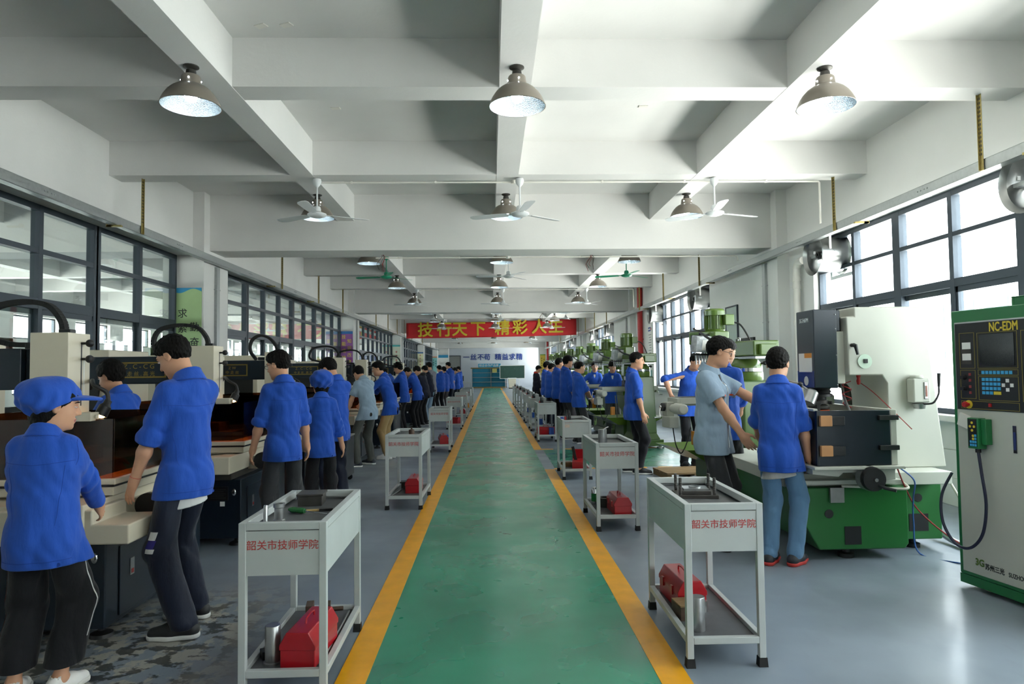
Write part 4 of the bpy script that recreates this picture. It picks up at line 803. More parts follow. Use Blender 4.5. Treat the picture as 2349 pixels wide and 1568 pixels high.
def make_wire(kind):
    """local frame: +x towards the aisle, y along the row, origin on the floor below the head"""
    t = thing('wire_cutting_machine', (0, 0, 0), 'x', 'machine'); cr, nv = M['cream'], M['navy']
    P = lambda n, m, b, p=None, bev=.006: b.build(n, m, p or t, bev)
    P('cabinet', nv, MB().box(-1.15, .33, -.22, 1.05, .07, .58), bev=.01)
    for x in (-1.05, .26):
        for y in (-.12, .95): P('levelling_foot', M['black'], MB().lathe([(0, 0), (.065, 0), (.06, .02), (.022, .035), (.018, .075), (0, .075)], (x, y, 0), n=16), bev=0)
    d = P('cabinet_door', nv, MB().box(.33, .338, -.08, .92, .10, .50), bev=.004)
    P('door_switch', M['steel'], MB().box(.338, .342, .03, .075, .30, .40), d, 0); P('red_switch', M['redt'], MB().box(.342, .344, .04, .066, .31, .335), d, 0)
    pl = P('data_plate', M['black'], MB().box(.05, .22, -.226, -.22, .40, .52), bev=.002)
    b = MB()
    for q in range(5): b.box(.07, .20-.02*(q % 2), -.2275, -.226, .42+q*.018, .425+q*.018)
    P('plate_lines', M['dsteel'], b, pl, 0); P('cam_lock', M['chrome'], MB().ball((.27, -.225, .47), .026, 14, sc=(.8, .4, 1.2)), bev=0); P('sticker', M['paper'], MB().box(.15, .19, -.224, -.22, .35, .39), bev=0)
    P('oil_tray', saddle_m, MB().box(-1.10, .26, -.26, 1.0, .58, .66)); P('bed', cr, MB().box(-1.05, .20, -.30, .95, .66, .78).box(.20, .34, .15, .95, .62, .74))
    P('saddle', cr, MB().box(-.95, .20, -.05, .98, .78, .86), bev=.008)
    P('tank_base', cr, MB().box(-.90, .33, -.13, 1.02, .865, .90), bev=.005); P('base_shadow_gap', M['black'], MB().box(-.88, .315, -.115, 1.0, .85, .865), bev=0)
    P('tank_skirt', cr, MB().box(-.88, .31, -.11, 1.0, .80, .85), bev=.004)
    P('cross_slide', cr, MB().box(.12, .28, -.36, .95, .64, .79), bev=.01)
    if kind == 2: P('slide_end', cr, MB().prism([(-.30, .57), (.52, .57), (.52, .68), (.32, .68), (.32, .76), (-.30, .76)], -.34, .02, 'y'), bev=.01)
    hw = P('handwheel', M['black'], MB().lathe([(.03, -.03), (.07, -.03), (.085, -.015), (.085, .015), (.07, .03), (.03, .03)], (.02, -.30, .72), n=28, ax='x').cyl((-.02, -.30, .72), (.12, -.30, .72), .03), bev=0); P('wheel_rings', M['steel'], MB().lathe([(.086, -.008), (.088, 0), (.086, .008)], (.02, -.30, .72), n=28, ax='x'), hw, 0)
    P('side_wheel', M['black'], MB().lathe([(0, 0), (.075, 0), (.075, .04), (.04, .05), (.04, .09), (0, .09)], (.40, .10, .70), n=24, ax='y'), bev=0)
    P('tank_wall', amber, MB().box(.30, .307, -.10, 1.0, .90, 1.245).box(-.88, .30, -.107, -.10, .90, 1.245).box(-.88, -.872, -.10, 1.0, .90, 1.245).box(-.872, .30, .994, 1.0, .90, 1.245), bev=0)
    P('work_table', M['dsteel'], MB().box(-.70, .18, -.02, .85, .90, .98).box(-.3, .05, .0, .25, .98, 1.06), bev=.004)
    # C frame and upper arm
    P('column', cr, MB().box(-1.75, -1.05, .20, .95, .60, 1.74), bev=.012)
    wp = P('window_panel', M['black'], MB().prism([(-1.60, 1.08), (-1.16, 1.08), (-1.12, 1.42), (-1.16, 1.47), (-1.60, 1.47)], .185, .2, 'y'), bev=.003)
    if kind == 1: ar = P('upper_arm', nv, MB().prism([(-1.15, 1.43), (-.16, 1.43), (-.16, 1.66), (-1.02, 1.66), (-1.11, 1.62), (-1.15, 1.55)], -.10, .22, 'y'), bev=.01)
    else: ar = P('upper_arm', nv, MB().box(-1.15, -.24, -.10, .22, 1.42, 1.665).box(-.24, -.14, -.06, .18, 1.40, 1.665), bev=.008)
    b = MB(); e = .012; x0, x1, z0, z1 = -.90, -.38, 1.475, 1.615
    b.box(x0, x1, -.106, -.10, z0, z0+e).box(x0, x1, -.106, -.10, z1-e, z1).box(x0, x0+e, -.106, -.10, z0, z1).box(x1-e, x1, -.106, -.10, z0, z1); P('plate_frame', gold, b, ar, 0)
    if kind == 1:
        lg = MB()
        for k in range(3): lg.prism([(-.84+.05*k+a*.028*math.cos(q), 1.53+.028*math.sin(q)+(.035 if k == 1 else 0)) for a, q in [(1, j*math.pi/3) for j in range(6)]], -.107, -.10, 'y')
        P('emblem', mat('emblem_green', C('#3f7a3f'), .5, var=0), lg, ar, 0); text('Z W', .045, gold, ar, F_at(-.56, -.1015, 1.57)); text('中 走 丝', .045, gold, ar, F_at(-.56, -.1015, 1.515))
    else: text('Z . C - C G', .058, gold, ar, F_at(-.62, -.1015, 1.575), bold=.004); text('中 走 丝 . 高 光', .046, gold, ar, F_at(-.63, -.1015, 1.508), bold=.004)
    hd = P('head', cr, MB().box(-.17, .05, -.13, .09, 1.275, 1.755), bev=.004); P('head_shoe', cr, MB().box(-.165, .06, -.13, .09, 1.255, 1.28), bev=.003)
    P('head_slot', M['black'], MB().box(.05, .0515, -.005, .005, 1.32, 1.70), hd, 0); P('scale', M['paper'], MB().box(.05, .0512, .02, .035, 1.36, 1.60), hd, 0)
    for z in (1.60, 1.695): P('clamp_knob', M['black'], MB().cyl((.05, 0, z), (.085, 0, z), .008, n=10).ball((.10, 0, z), .024, 14), hd, 0)
    P('lower_head', nv, MB().box(-.10, .0, -.06, .03, 1.10, 1.255), bev=.004); P('guide_nozzle', M['black'], MB().box(-.07, -.02, -.04, .02, 1.07, 1.10).cyl((.0, 0, 1.20), (.03, 0, 1.2), .012), bev=.003)
    P('hose', M['white'], MB().tube(smooth_path([(.03, -.05, 1.36), (.07, -.10, 1.36), (.09, -.12, 1.31), (.05, -.13, 1.27)]), .009, 8).tube(smooth_path([(.03, -.03, 1.33), (.06, -.08, 1.33), (.07, -.1, 1.30), (.04, -.11, 1.27)]), .008, 8), bev=0)
    # drag chain between arm and head
    pts = []; n = 40
    A, B = V(-.26, .06, 1.70), V(-.03, .0, 1.78)
    ct = [V(-.26, .06, 1.69), V(-.42, .06, 1.70), V(-.56, .05, 1.76), V(-.52, .04, 1.90), V(-.34, .02, 1.95), V(-.16, .01, 1.93), V(-.07, 0, 1.84), V(-.05, 0, 1.765)] if kind != 1 else [V(-.33, .06, 1.67), V(-.40, .05, 1.78), V(-.38, .04, 1.90), V(-.28, .02, 1.96), V(-.16, .01, 1.93), V(-.08, 0, 1.84), V(-.06, 0, 1.765)]
    for q in range(n+1):
        u = q/n*(len(ct)-1); k = min(int(u), len(ct)-2); f = u-k; p0, p1, p2, p3 = ct[max(k-1, 0)], ct[k], ct[k+1], ct[min(k+2, len(ct)-1)]
        pts.append(.5*((2*p1)+(p2-p0)*f+(2*p0-5*p1+4*p2-p3)*f*f+(3*p1-p0-3*p2+p3)*f**3))
    ch = MB()
    for a, c in zip(pts, pts[1:]):
        dv = c-a; ang = math.degrees(math.atan2(dv[2], dv[0])); ch.M = T(*((a+c)/2)) @ R('Y', -ang); L = np.linalg.norm(dv); ch.box(-L*.47, L*.47, -.024, .024, -.015, .015).box(-L*.2, L*.56, -.020, .020, -.012, .012)
    ch.M = I4(); P('drag_chain', M['rubber'], ch, bev=0); P('chain_end', M['black'], MB().box(-.07, -.0, -.03, .03, 1.755, 1.78).box(-.30, -.22, .02, .10, 1.665, 1.70), bev=.004)
    # gooseneck lamp
    lp = P('lamp_neck', M['black'], MB().tube(smooth_path([(-.02, .22, 1.42), (.06, .10, 1.47), (.14, -.02, 1.44), (.20, .0, 1.40), (.215, .0, 1.34)]), .0125, 10), bev=0)
    a0, a1 = V(.215, .0, 1.35), V(.185, -.03, 1.26); P('lamp_head', M['black'], MB().tube([a0, a0+(a1-a0)*.25, a0+(a1-a0)*.4, a1], [.02, .022, .034, .036], 18, cap=False).tube([a1, a0+(a1-a0)*.5], [.034, .025], 18, cap=False), lp, 0)
    u = unit(a1-a0); P('lamp_bulb', warm, MB().ball(a1-u*.012, .026, 14), lp, 0)
    pl_ = bpy.data.lights.new('machine_lamp', 'SPOT'); pl_.energy = 3; pl_.color = (1, .55, .22); pl_.shadow_soft_size = .02; pl_.spot_size = 1.9; po = bpy.data.objects.new('machine_lamp', pl_); COL.objects.link(po); po.parent = lp; po.location = tuple(a1+u*.03); po.rotation_euler = (0, 0, 0)
    P('sensor_box', cr, MB().box(.08, .20, -.16, -.07, 1.235, 1.285).cyl((.2, -.115, 1.26), (.215, -.115, 1.26), .012), bev=.004)
    return t
w2, w0, w1 = make_wire(2), make_wire(0), make_wire(1); wg = 'wire cutting machines along the left wall'
WYs = [(4.28, 2), (6.38, 0), (8.42, 1), (11.75, 0), (13.85, 0), (15.75, 1), (19.6, 0)]
wl = ['nearest cream and navy wire cutting machine, lit by its small amber lamp', 'second wire cutting machine from the camera, with an orange glow in its tank', 'third wire cutting machine, its rounded navy arm carrying a green emblem', 'fourth wire cutting machine from the camera, behind the light blue shirt', 'fifth wire cutting machine, beyond the student in khaki trousers', 'sixth wire cutting machine along the left wall', 'seventh wire cutting machine along the left wall']
ud = set()
for (y, k), l in zip(WYs, wl):
    src = (w0, w1, w2)[k]
    if k not in ud: ud.add(k); src.location = (-2.52, y-.08, 0); tag(src, l, None, wg)
    else: dup(src, (-2.52, y-.08, 0), 0, l, wg)
for i, (x, y, l) in enumerate(((-4.35, 7.62, 'cream control cabinet against the left partition behind the nearest machines'), (-3.6, 10.05, 'tall cream control cabinet with open recess beyond the third machine'), (-4.3, 17.6, 'cream control cabinet beyond the curly haired student'))):
    t = thing('machine_cabinet', (x, y, 0), l, 'control cabinet')
    MB().box(-.30, .30, -.28, .28, .06, 1.76).build('shell', M['cream'], t, .01); MB().box(-.27, .27, -.25, .25, 0, .06).build('plinth', M['black'], t)
    MB().box(-.24, .24, -.288, -.28, 1.12, 1.66).build('screen_recess', M['black'], t, .003)
    MB().box(-.24, .24, -.285, -.28, .2, 1.05).build('lower_door', M['cream'], t, .003)
t = thing('tool_cabinet', (-2.2, 9.55, 0), 'small dark wheeled cabinet beyond the girl in the round cap', 'cabinet')
MB().box(-.25, .25, -.25, .25, .08, .62).build('body', M['navy'], t, .008); MB().box(-.26, .26, -.26, .26, .62, .64).build('top', M['steel'], t, .003)
for x in (-.2, .2):
    for y in (-.2, .2): MB().lathe([(0, -.015), (.04, -.015), (.04, .015), (0, .015)], (x, y, .04), n=14, ax='y').build('castor', M['black'], t)
t = thing('grey_locker', (-3.9, 33.0, 0), 'grey steel locker with paper notices at the far left', 'locker')  # steel locker with paper notices, holds no cylinders
MB().box(-.5, .5, -.25, .25, .05, 1.65).build('body', M['cart'], t, .008); MB().box(-.35, -.05, -.258, -.25, .95, 1.45).box(.08, .36, -.258, -.25, 1.0, 1.5).build('notice', M['paper'], t); MB().box(-.48, .48, -.24, .24, 0, .05).build('plinth', M['black'], t)
for i, x in enumerate((-4.25, -4.0, -3.75)):
    t = thing('gas_cylinder', (x, 32.3, 0), '%s gas cylinder with brass valve before the grey locker' % ['leftmost dark blue', 'middle dark blue', 'rightmost dark blue'][i], 'gas cylinder', 0, 'gas cylinders')
    MB().lathe([(0, 0), (.11, 0), (.115, .02), (.115, 1.35), (.08, 1.45), (.04, 1.48), (.04, 1.53), (0, 1.53)], n=20).build('body', M['navy'], t); MB().cyl((0, 0, 1.53), (0, 0, 1.62), .018).cyl((-.04, 0, 1.6), (.04, 0, 1.6), .022).build('valve', gold, t)
t = thing('computer_desk', (-1.9, 47.0, 0), 'grey desk with a dark monitor near the back left of the aisle', 'desk')
MB().box(-.55, .55, -.3, .3, .72, .75).build('desk_top', M['cart'], t)
for x in (-.5, .5):
    for y in (-.25, .25): MB().box(x-.02, x+.02, y-.02, y+.02, 0, .72).build('leg', M['cart'], t)
t = thing('monitor', (-2.15, 47.05, .75), 'dark computer monitor on the far grey desk', 'monitor'); MB().box(-.28, .28, -.02, .02, .08, .44).build('screen', M['black'], t, .006); MB().box(-.03, .03, -.02, .03, .01, .1).box(-.12, .12, -.08, .08, 0, .012).build('stand', M['black'], t)
# ------------------------------------------------------------------ turret milling machines along the right side
plas = mat('clear_plastic_wrap', C('#b9bdbf'), .18, var=.35, vs=14, bump=.8, bs=22)
def make_mill():
    """local frame: the operator stands at +y looking towards -y, the table runs along x"""
    t = thing('milling_machine', (0, 0, 0), 'x', 'milling machine')
    g, gd = M['mill'], M['milld']
    P = lambda n, m, b, p=None, bev=.008, **k: b.build(n, m, p or t, bev, **k)
    b = MB().box(-.30, .30, -.92, .30, .05, .17).hexa([(-.25, -.88, .17), (.25, -.88, .17), (.25, -.20, .17), (-.25, -.20, .17)], [(-.19, -.82, .30), (.19, -.82, .30), (.19, -.28, .30), (-.19, -.28, .30)])
    P('base', gd, b, bev=.012)
    for x, y in ((-.25, -.86), (.25, -.86), (-.25, .24), (.25, .24)): P('levelling_foot', M['steel'], MB().lathe([(0, 0), (.07, 0), (.07, .03), (.03, .035), (.03, .055), (0, .055)], (x, y, 0), n=16), bev=0)
    b = MB().hexa([(-.20, -.84, .28), (.20, -.84, .28), (.20, -.26, .28), (-.20, -.26, .28)], [(-.175, -.78, 1.36), (.175, -.78, 1.36), (.175, -.30, 1.36), (-.175, -.30, 1.36)])
    P('column', gd, b, bev=.02); P('dovetail', gd, MB().box(-.10, .10, -.30, -.22, .35, 1.28), bev=.01)
    p = P('turret', g, MB().lathe([(.0, 1.36), (.19, 1.36), (.195, 1.37), (.195, 1.455), (.18, 1.46)], (0, -.54, 0), n=36), bev=0)
    P('turret_scale', M['chrome'], MB().lathe([(.186, 1.46), (.19, 1.462), (.19, 1.50), (.186, 1.502)], (0, -.54, 0), n=36), p, 0)
    P('turret_cap', g, MB().lathe([(.19, 1.502), (.185, 1.54), (.15, 1.585), (.13, 1.61), (0, 1.61)], (0, -.54, 0), n=36), p, 0)
    for a in (-40, 40, 140): P('clamp_knob', M['black'], MB(T(0, -.54, 0) @ R('Z', a)).cyl((.16, 0, 1.545), (.21, 0, 1.555), .012, n=10).ball((.215, 0, 1.555), .026, 10), p, 0)
    b = MB().box(-.155, .155, -.98, .02, 1.63, 1.80); P('ram', g, b, bev=.015)
    P('ram_slide', M['steel'], MB().box(-.12, .12, -.95, .05, 1.60, 1.63), bev=.004)
    P('ram_cap', g, MB().box(-.10, .10, -1.03, -.98, 1.64, 1.76), bev=.01)
    P('lifting_eye', M['steel'], MB(T(0, -.42, 1.83) @ R('Y', 90)).lathe([(.022+.009*math.cos(a), .009*math.sin(a)) for a in [k*math.pi/4 for k in range(9)]], n=20).cyl((.02, 0, 0), (.04, 0, 0), .01), bev=0)
    # head at the front of the ram
    p = P('head', g, MB().lathe([(.10, 0), (.13, .02), (.13, .10), (.10, .12)], (0, .02, 1.70), n=28, ax='y', cap=True).box(-.085, .085, .09, .27, 1.36, 1.72), bev=.02)
    P('quill', M['steel'], MB().lathe([(.052, 1.36), (.052, 1.29), (.036, 1.285), (.036, 1.24), (.028, 1.235), (0, 1.235)], (0, .19, 0), n=20), p, 0)
    for k in range(3): P('quill_lever', M['steel'], MB(T(.10, .19, 1.50) @ R('X', 120*k+15)).cyl((0, 0, 0), (.02, 0, .12), .007).ball((.021, 0, .125), .016, 10), p, 0)
    hs = P('pulley_housing', g, MB().prism([(-.115, .0), (-.09, -.03), (.09, -.03), (.135, .03), (.15, .15), (.135, .28), (.08, .36), (-.06, .44), (-.22, .40), (-.27, .30), (-.22, .16)], 1.80, 1.955), p, .012)
    sl = P('belt_slot', M['black'], MB().prism([(-.262, .262), (-.2235, .158), (-.135, .024), (-.115, .036), (-.20, .166), (-.24, .27)], 1.838, 1.918), hs, 0)
    P('neck', g, MB().lathe([(.09, 1.72), (.10, 1.74), (.12, 1.80)], (0, .19, 0), n=28), p, 0)
    mt = P('motor', g, MB().lathe([(.12, 1.955), (.125, 1.975), (.112, 1.985), (.112, 2.15), (.125, 2.155), (.127, 2.21), (.11, 2.235), (0, 2.24)], (0, .14, 0), n=32), p, 0)
    fn = MB()
    for k in range(24): 
        a = k*15; fn.M = T(0, .14, 0) @ R('Z', a); fn.box(.108, .126, -.003, .003, 1.985, 2.15)
    fn.M = I4(); P('cooling_fins', g, fn, mt, 0)
    P('terminal_box', g, MB().box(.05, .17, -.04, .08, 2.03, 2.16), mt, .01)
    P('motor_cable', M['black'], MB().tube(smooth_path([(.17, .02, 2.07), (.26, -.02, 2.03), (.30, -.14, 1.86), (.27, -.28, 1.72), (.16, -.34, 1.70)]), .011, 10), mt, 0)
    P('speed_lever', M['dsteel'], MB().box(-.12, .02, .26, .30, 1.956, 1.975).cyl((-.12, .28, 1.97), (-.19, .30, 1.995), .007).ball((-.195, .302, 2.0), .016, 10), hs, 0)
    # knee, saddle, table
    kn = P('knee', gd, MB().hexa([(-.16, -.24, .50), (.16, -.24, .50), (.16, .30, .78), (-.16, .30, .78)], [(-.16, -.24, .98), (.16, -.24, .98), (.16, .36, .98), (-.16, .36, .98)]), bev=.012)
    P('knee_screw', M['steel'], MB().cyl((0, .05, .17), (0, .05, .62), .028, n=16), kn, 0)
    P('knee_crank', M['steel'], MB().cyl((0, .33, .88), (0, .42, .88), .014).tube([(0, .42, .88), (.10, .44, .84)], .01).cyl((.10, .44, .84), (.10, .54, .84), .013), kn, 0)
    P('saddle', g, MB().box(-.19, .19, -.10, .28, .98, 1.06), bev=.008)
    tb = MB().box(-.56, .56, -.02, .25, 1.075, 1.155).box(-.54, .54, 0, .23, 1.055, 1.075)
    tab = P('table', M['ivory'], tb, bev=.004); tt = MB().box(-.555, .555, -.018, .248, 1.155, 1.158)
    P('table_top', M['dsteel'], tt, tab, 0); sl = MB()
    for y in (.04, .115, .19): sl.box(-.555, .555, y-.009, y+.009, 1.1582, 1.159)
    P('table_slots', M['black'], sl, tab, 0)
    for s in (-1, 1):
        P('table_end', M['ivory'], MB().box(s*.56, s*.60, -.02, .25, 1.03, 1.15), tab, .006)
    pf = P('feed_motor', M['ivory'], MB().box(-.70, -.60, .06, .19, .92, 1.10).lathe([(0, -.30), (.05, -.30), (.062, -.285), (.066, -.10), (.05, -.06), (.05, 0), (0, 0)], (-.65, .0, 1.03), n=24, ax='y').box(-.72, -.60, -.06, .16, .80, .93), bev=.008)
    P('feed_crank', M['chrome'], MB().cyl((-.70, .12, 1.04), (-.76, .12, 1.04), .022).tube([(-.75, .12, 1.04), (-.77, .10, .98), (-.78, .07, .92)], .012).cyl((-.78, .07, .92), (-.86, .06, .915), .012), pf, 0)
    P('feed_dial', M['black'], MB().lathe([(0, 0), (.05, 0), (.05, .03), (.03, .035), (0, .035)][::-1], (-.735, .12, 1.04), n=24, ax='x'), pf, 0)
    P('feed_cable', M['black'], MB().tube(smooth_path([(-.66, -.02, .80), (-.64, -.05, .60), (-.58, -.06, .50), (-.50, -.05, .62), (-.42, 0, .80)]), .007, 8), pf, 0)
    P('feed_switch', M['orange'], MB().box(-.46, -.38, -.14, -.08, .60, .76), None, .006)
    P('far_crank', M['chrome'], MB().cyl((.60, .12, 1.08), (.66, .12, 1.08), .03).tube([(.65, .12, 1.08), (.67, .10, .98)], .011).cyl((.67, .10, .98), (.74, .10, .98), .012), tab, 0)
    v = P('vice', M['black'], MB().box(-.10, .16, .03, .22, 1.16, 1.20).box(-.10, -.04, .04, .21, 1.20, 1.28).box(.05, .10, .04, .21, 1.20, 1.28).cyl((.16, .125, 1.215), (.24, .125, 1.215), .014), tab, .005)
    # chip pan
    pa = MB(); o = [(-.62, -.30), (.62, -.30), (.62, .58), (-.62, .58)]; i = [(-.34, -.22), (.34, -.22), (.34, .40), (-.34, .40)]
    vs = [(x, y, .56) for x, y in o]+[(x, y, .42) for x, y in i]+[(x*1.01, y*1.01, .56) for x, y in o]+[(x, y, .405) for x, y in i]
    fs = [(k, (k+1) % 4, 4+(k+1) % 4, 4+k) for k in range(4)]+[(4, 5, 6, 7)]+[(8+(k+1) % 4, 8+k, 12+k, 12+(k+1) % 4) for k in range(4)]+[(15, 14, 13, 12)]+[(k, 8+k, 8+(k+1) % 4, (k+1) % 4) for k in range(4)]
    P('chip_pan', g, pa.add(vs, fs), bev=.003); P('pan_stand', gd, MB().box(-.22, .22, -.18, .30, .17, .41), bev=.01)
    P('coolant_pipe', M['steel'], MB().tube([(-.30, -.05, .50), (-.34, -.06, .98)], .012, 8), bev=0)
    # digital readout on an arm, wrapped in plastic, and its work lamp
    ar = P('readout_arm', M['black'], MB().tube(smooth_path([(-.15, -.50, 1.76), (-.26, -.25, 1.84), (-.26, .0, 1.93), (-.26, .02, 1.90)]), .015, 10), bev=0)
    b = MB(T(-.26, .02, 1.70) @ R('Z', 20) @ R('X', 8)); ro = P('readout', plas, b.box(-.13, .13, -.045, .045, 0, .20), None, .012)
    P('readout_label', M['paper'], MB(T(-.26, .02, 1.70) @ R('Z', 20) @ R('X', 8)).box(-.03, .09, -.048, -.045, .03, .15), ro, 0)
    b = MB(T(-.26, .02, 1.68) @ R('Z', 20)); b.box(-.13, .13, -.04, .04, -.02, 0); sh = P('tool_shelf', M['black'], b, None, .003)
    for k in range(5): P('tool_holder', M['steel'], MB(T(-.26, .02, 1.68) @ R('Z', 20)).lathe([(0, -.13), (.008, -.13), (.014, -.02), (.014, .01), (0, .012)], (-.10+.05*k, -.02, 0), n=10), sh, 0)
    return t
m0 = make_mill(); mg = 'turret milling machines along the right wall'
MY = [8.25] + [13.75+2.48*k for k in range(8)]
ml = ['olive green turret milling machine nearest the camera, behind the grey-shirted man', 'olive green milling machine beyond the green cross aisle, first of the far row', 'olive green milling machine with plastic wrapped readout, second of the far row', 'olive green milling machine, third of the far row', 'olive green milling machine, fourth of the far row', 'olive green milling machine, fifth of the far row', 'olive green milling machine, sixth of the far row', 'olive green milling machine, seventh of the far row', 'olive green milling machine at the end of the row, by the back']
m0['group'] = mg
for i, y in enumerate(MY):
    x = 2.81
    if i == 0: m0.location = (x, y, 0); m0.rotation_euler.z = math.radians(10); m0['label'] = ml[0]
    else: dup(m0, (x, y, 0), 10, ml[i], mg)
t = thing('timber_step', (2.75, 9.55, 0), 'low worn timber duckboard on the floor beside the cross aisle', 'duckboard', 6)
for k in range(4): MB().box(-.42, .42, -.30+k*.15, -.17+k*.15, .07, .095).build('board', M['wood'], t, .003)
for x in (-.38, 0, .38): MB().box(x-.03, x+.03, -.29, .29, .0, .07).build('bearer', M['wood'], t, .003)
t = thing('timber_step', (2.35, 13.0, 0), 'small timber duckboard below the second milling machine', 'duckboard', -4)
for k in range(3): MB().box(-.35, .35, -.22+k*.15, -.09+k*.15, .07, .09).build('board', M['wood'], t, .003)
for x in (-.3, .3): MB().box(x-.03, x+.03, -.21, .21, 0, .07).build('bearer', M['wood'], t, .003)
# ------------------------------------------------------------------ people: smooth distance fields turned into one continuous skin, clothes over it
def rot(ax, deg):
    a = math.radians(deg); c, s = math.cos(a), math.sin(a)
    return np.array({'x': [[1, 0, 0], [0, c, -s], [0, s, c]], 'y': [[c, 0, s], [0, 1, 0], [-s, 0, c]], 'z': [[c, -s, 0], [s, c, 0], [0, 0, 1]]}[ax], float)
class Field:
    def __init__(s, lo, hi, h):
        s.h = h; s.lo = np.array(lo, float)-2*h; s.n = np.ceil((np.array(hi)-s.lo)/h).astype(int)+3
        s.a = np.full(s.n, .5, np.float32); s.ax = [(s.lo[i]+h*np.arange(s.n[i])).astype(np.float32) for i in range(3)]
    def blk(s, lo, hi):
        i0 = np.clip(np.floor((np.array(lo)-s.lo)/s.h).astype(int), 0, s.n-1); i1 = np.clip(np.ceil((np.array(hi)-s.lo)/s.h).astype(int)+1, 1, s.n)
        if (i1 <= i0).any(): return None, None
        sl = tuple(slice(a, b) for a, b in zip(i0, i1))
        return sl, (s.ax[0][sl[0]][:, None, None], s.ax[1][sl[1]][None, :, None], s.ax[2][sl[2]][None, None, :])
    def put(s, sl, d, k, op):
        a = s.a[sl]
        if op == 'u':
            if k: hh = np.maximum(k-np.abs(a-d), 0)/k; s.a[sl] = np.minimum(a, d)-hh*hh*k*.25
            else: s.a[sl] = np.minimum(a, d)
        elif op == 's':
            d = -d
            if k: hh = np.maximum(k-np.abs(a-d), 0)/k; s.a[sl] = np.maximum(a, d)+hh*hh*k*.25
            else: s.a[sl] = np.maximum(a, d)
    def cap(s, a, b, ra, rb=None, k=.02, op='u'):
        rb = ra if rb is None else rb; a = np.array(a, float); b = np.array(b, float); m = max(ra, rb)+k+2*s.h
        sl, P = s.blk(np.minimum(a, b)-m, np.maximum(a, b)+m)
        if sl is None: return s
        ba = b-a; L = max(1e-9, float(ba@ba)); q = [P[i]-a[i] for i in range(3)]
        t = np.clip((q[0]*ba[0]+q[1]*ba[1]+q[2]*ba[2])/L, 0, 1)
        d = np.sqrt((q[0]-t*ba[0])**2+(q[1]-t*ba[1])**2+(q[2]-t*ba[2])**2)-(ra+(rb-ra)*t); s.put(sl, d, k, op); return s
    def ell(s, c, r, Rm=None, k=.02, op='u'):
        c = np.array(c, float); r = np.array(r, float); m = max(r)+k+2*s.h; sl, P = s.blk(c-m, c+m)
        if sl is None: return s
        q = [P[i]-c[i] for i in range(3)]
        if Rm is not None: q = [q[0]*Rm[0, j]+q[1]*Rm[1, j]+q[2]*Rm[2, j] for j in range(3)]
        k0 = np.sqrt((q[0]/r[0])**2+(q[1]/r[1])**2+(q[2]/r[2])**2); k1 = np.sqrt((q[0]/r[0]**2)**2+(q[1]/r[1]**2)**2+(q[2]/r[2]**2)**2)
        s.put(sl, k0*(k0-1)/np.maximum(k1, 1e-6), k, op); return s
    def seg(s, a, b, u, ra, rb, k=.03, op='u'):     # elliptic tube; u is the sideways axis, ra and rb are (side, depth) radii
        a = np.array(a, float); b = np.array(b, float); w = b-a; L = np.linalg.norm(w); w = w/L; u = unit(u-w*(u@w)); v = np.cross(w, u)
        m = max(ra+rb)+k+2*s.h; sl, P = s.blk(np.minimum(a, b)-m, np.maximum(a, b)+m)
        if sl is None: return s
        q = [P[i]-a[i] for i in range(3)]; tt = q[0]*w[0]+q[1]*w[1]+q[2]*w[2]; t = np.clip(tt/L, 0, 1)
        ru = ra[0]+(rb[0]-ra[0])*t; rv = ra[1]+(rb[1]-ra[1])*t; mn = np.minimum(ru, rv); e = (tt-t*L)/mn
        U = (q[0]*u[0]+q[1]*u[1]+q[2]*u[2])/ru; Vv = (q[0]*v[0]+q[1]*v[1]+q[2]*v[2])/rv
        s.put(sl, (np.sqrt(U*U+Vv*Vv+e*e)-1)*mn, k, op); return s
    def cut(s, p, n, k=.006):    # remove the side n points to
        n = unit(np.array(n, float)); d = -((s.ax[0][:, None, None]-p[0])*n[0]+(s.ax[1][None, :, None]-p[1])*n[1]+(s.ax[2][None, None, :]-p[2])*n[2])
        s.put((slice(None),)*3, d, k, 's'); return s
    def warp(s, fn):
        X, Y, Z = s.ax[0][:, None, None], s.ax[1][None, :, None], s.ax[2][None, None, :]
        s.a += fn(X, Y, Z).astype(np.float32); return s
    def mesh(s):
        a = s.a; i = a < 0; nx, ny, nz = a.shape
        cnt = np.zeros((nx-1, ny-1, nz-1), np.int8)
        for dx in (0, 1):
            for dy in (0, 1):
                for dz in (0, 1): cnt += i[dx:nx-1+dx, dy:ny-1+dy, dz:nz-1+dz]
        act = np.argwhere((cnt > 0) & (cnt < 8)); idx = np.full(cnt.shape, -1, np.int32); idx[tuple(act.T)] = np.arange(len(act))
        acc = np.zeros((len(act), 3)); num = np.zeros(len(act)); cs = [(x, y, z) for x in (0, 1) for y in (0, 1) for z in (0, 1)]
        val = {c: a[act[:, 0]+c[0], act[:, 1]+c[1], act[:, 2]+c[2]] for c in cs}
        for c in cs:
            for ax in range(3):
                if c[ax] == 0:
                    e = list(c); e[ax] = 1; e = tuple(e); m = (val[c] < 0) != (val[e] < 0); t = val[c][m]/(val[c][m]-val[e][m])
                    p = np.tile(np.array(c, float), (m.sum(), 1)); p[:, ax] += t; acc[m] += p; num[m] += 1
        vs = s.lo+s.h*(act+acc/num[:, None]); fs = []
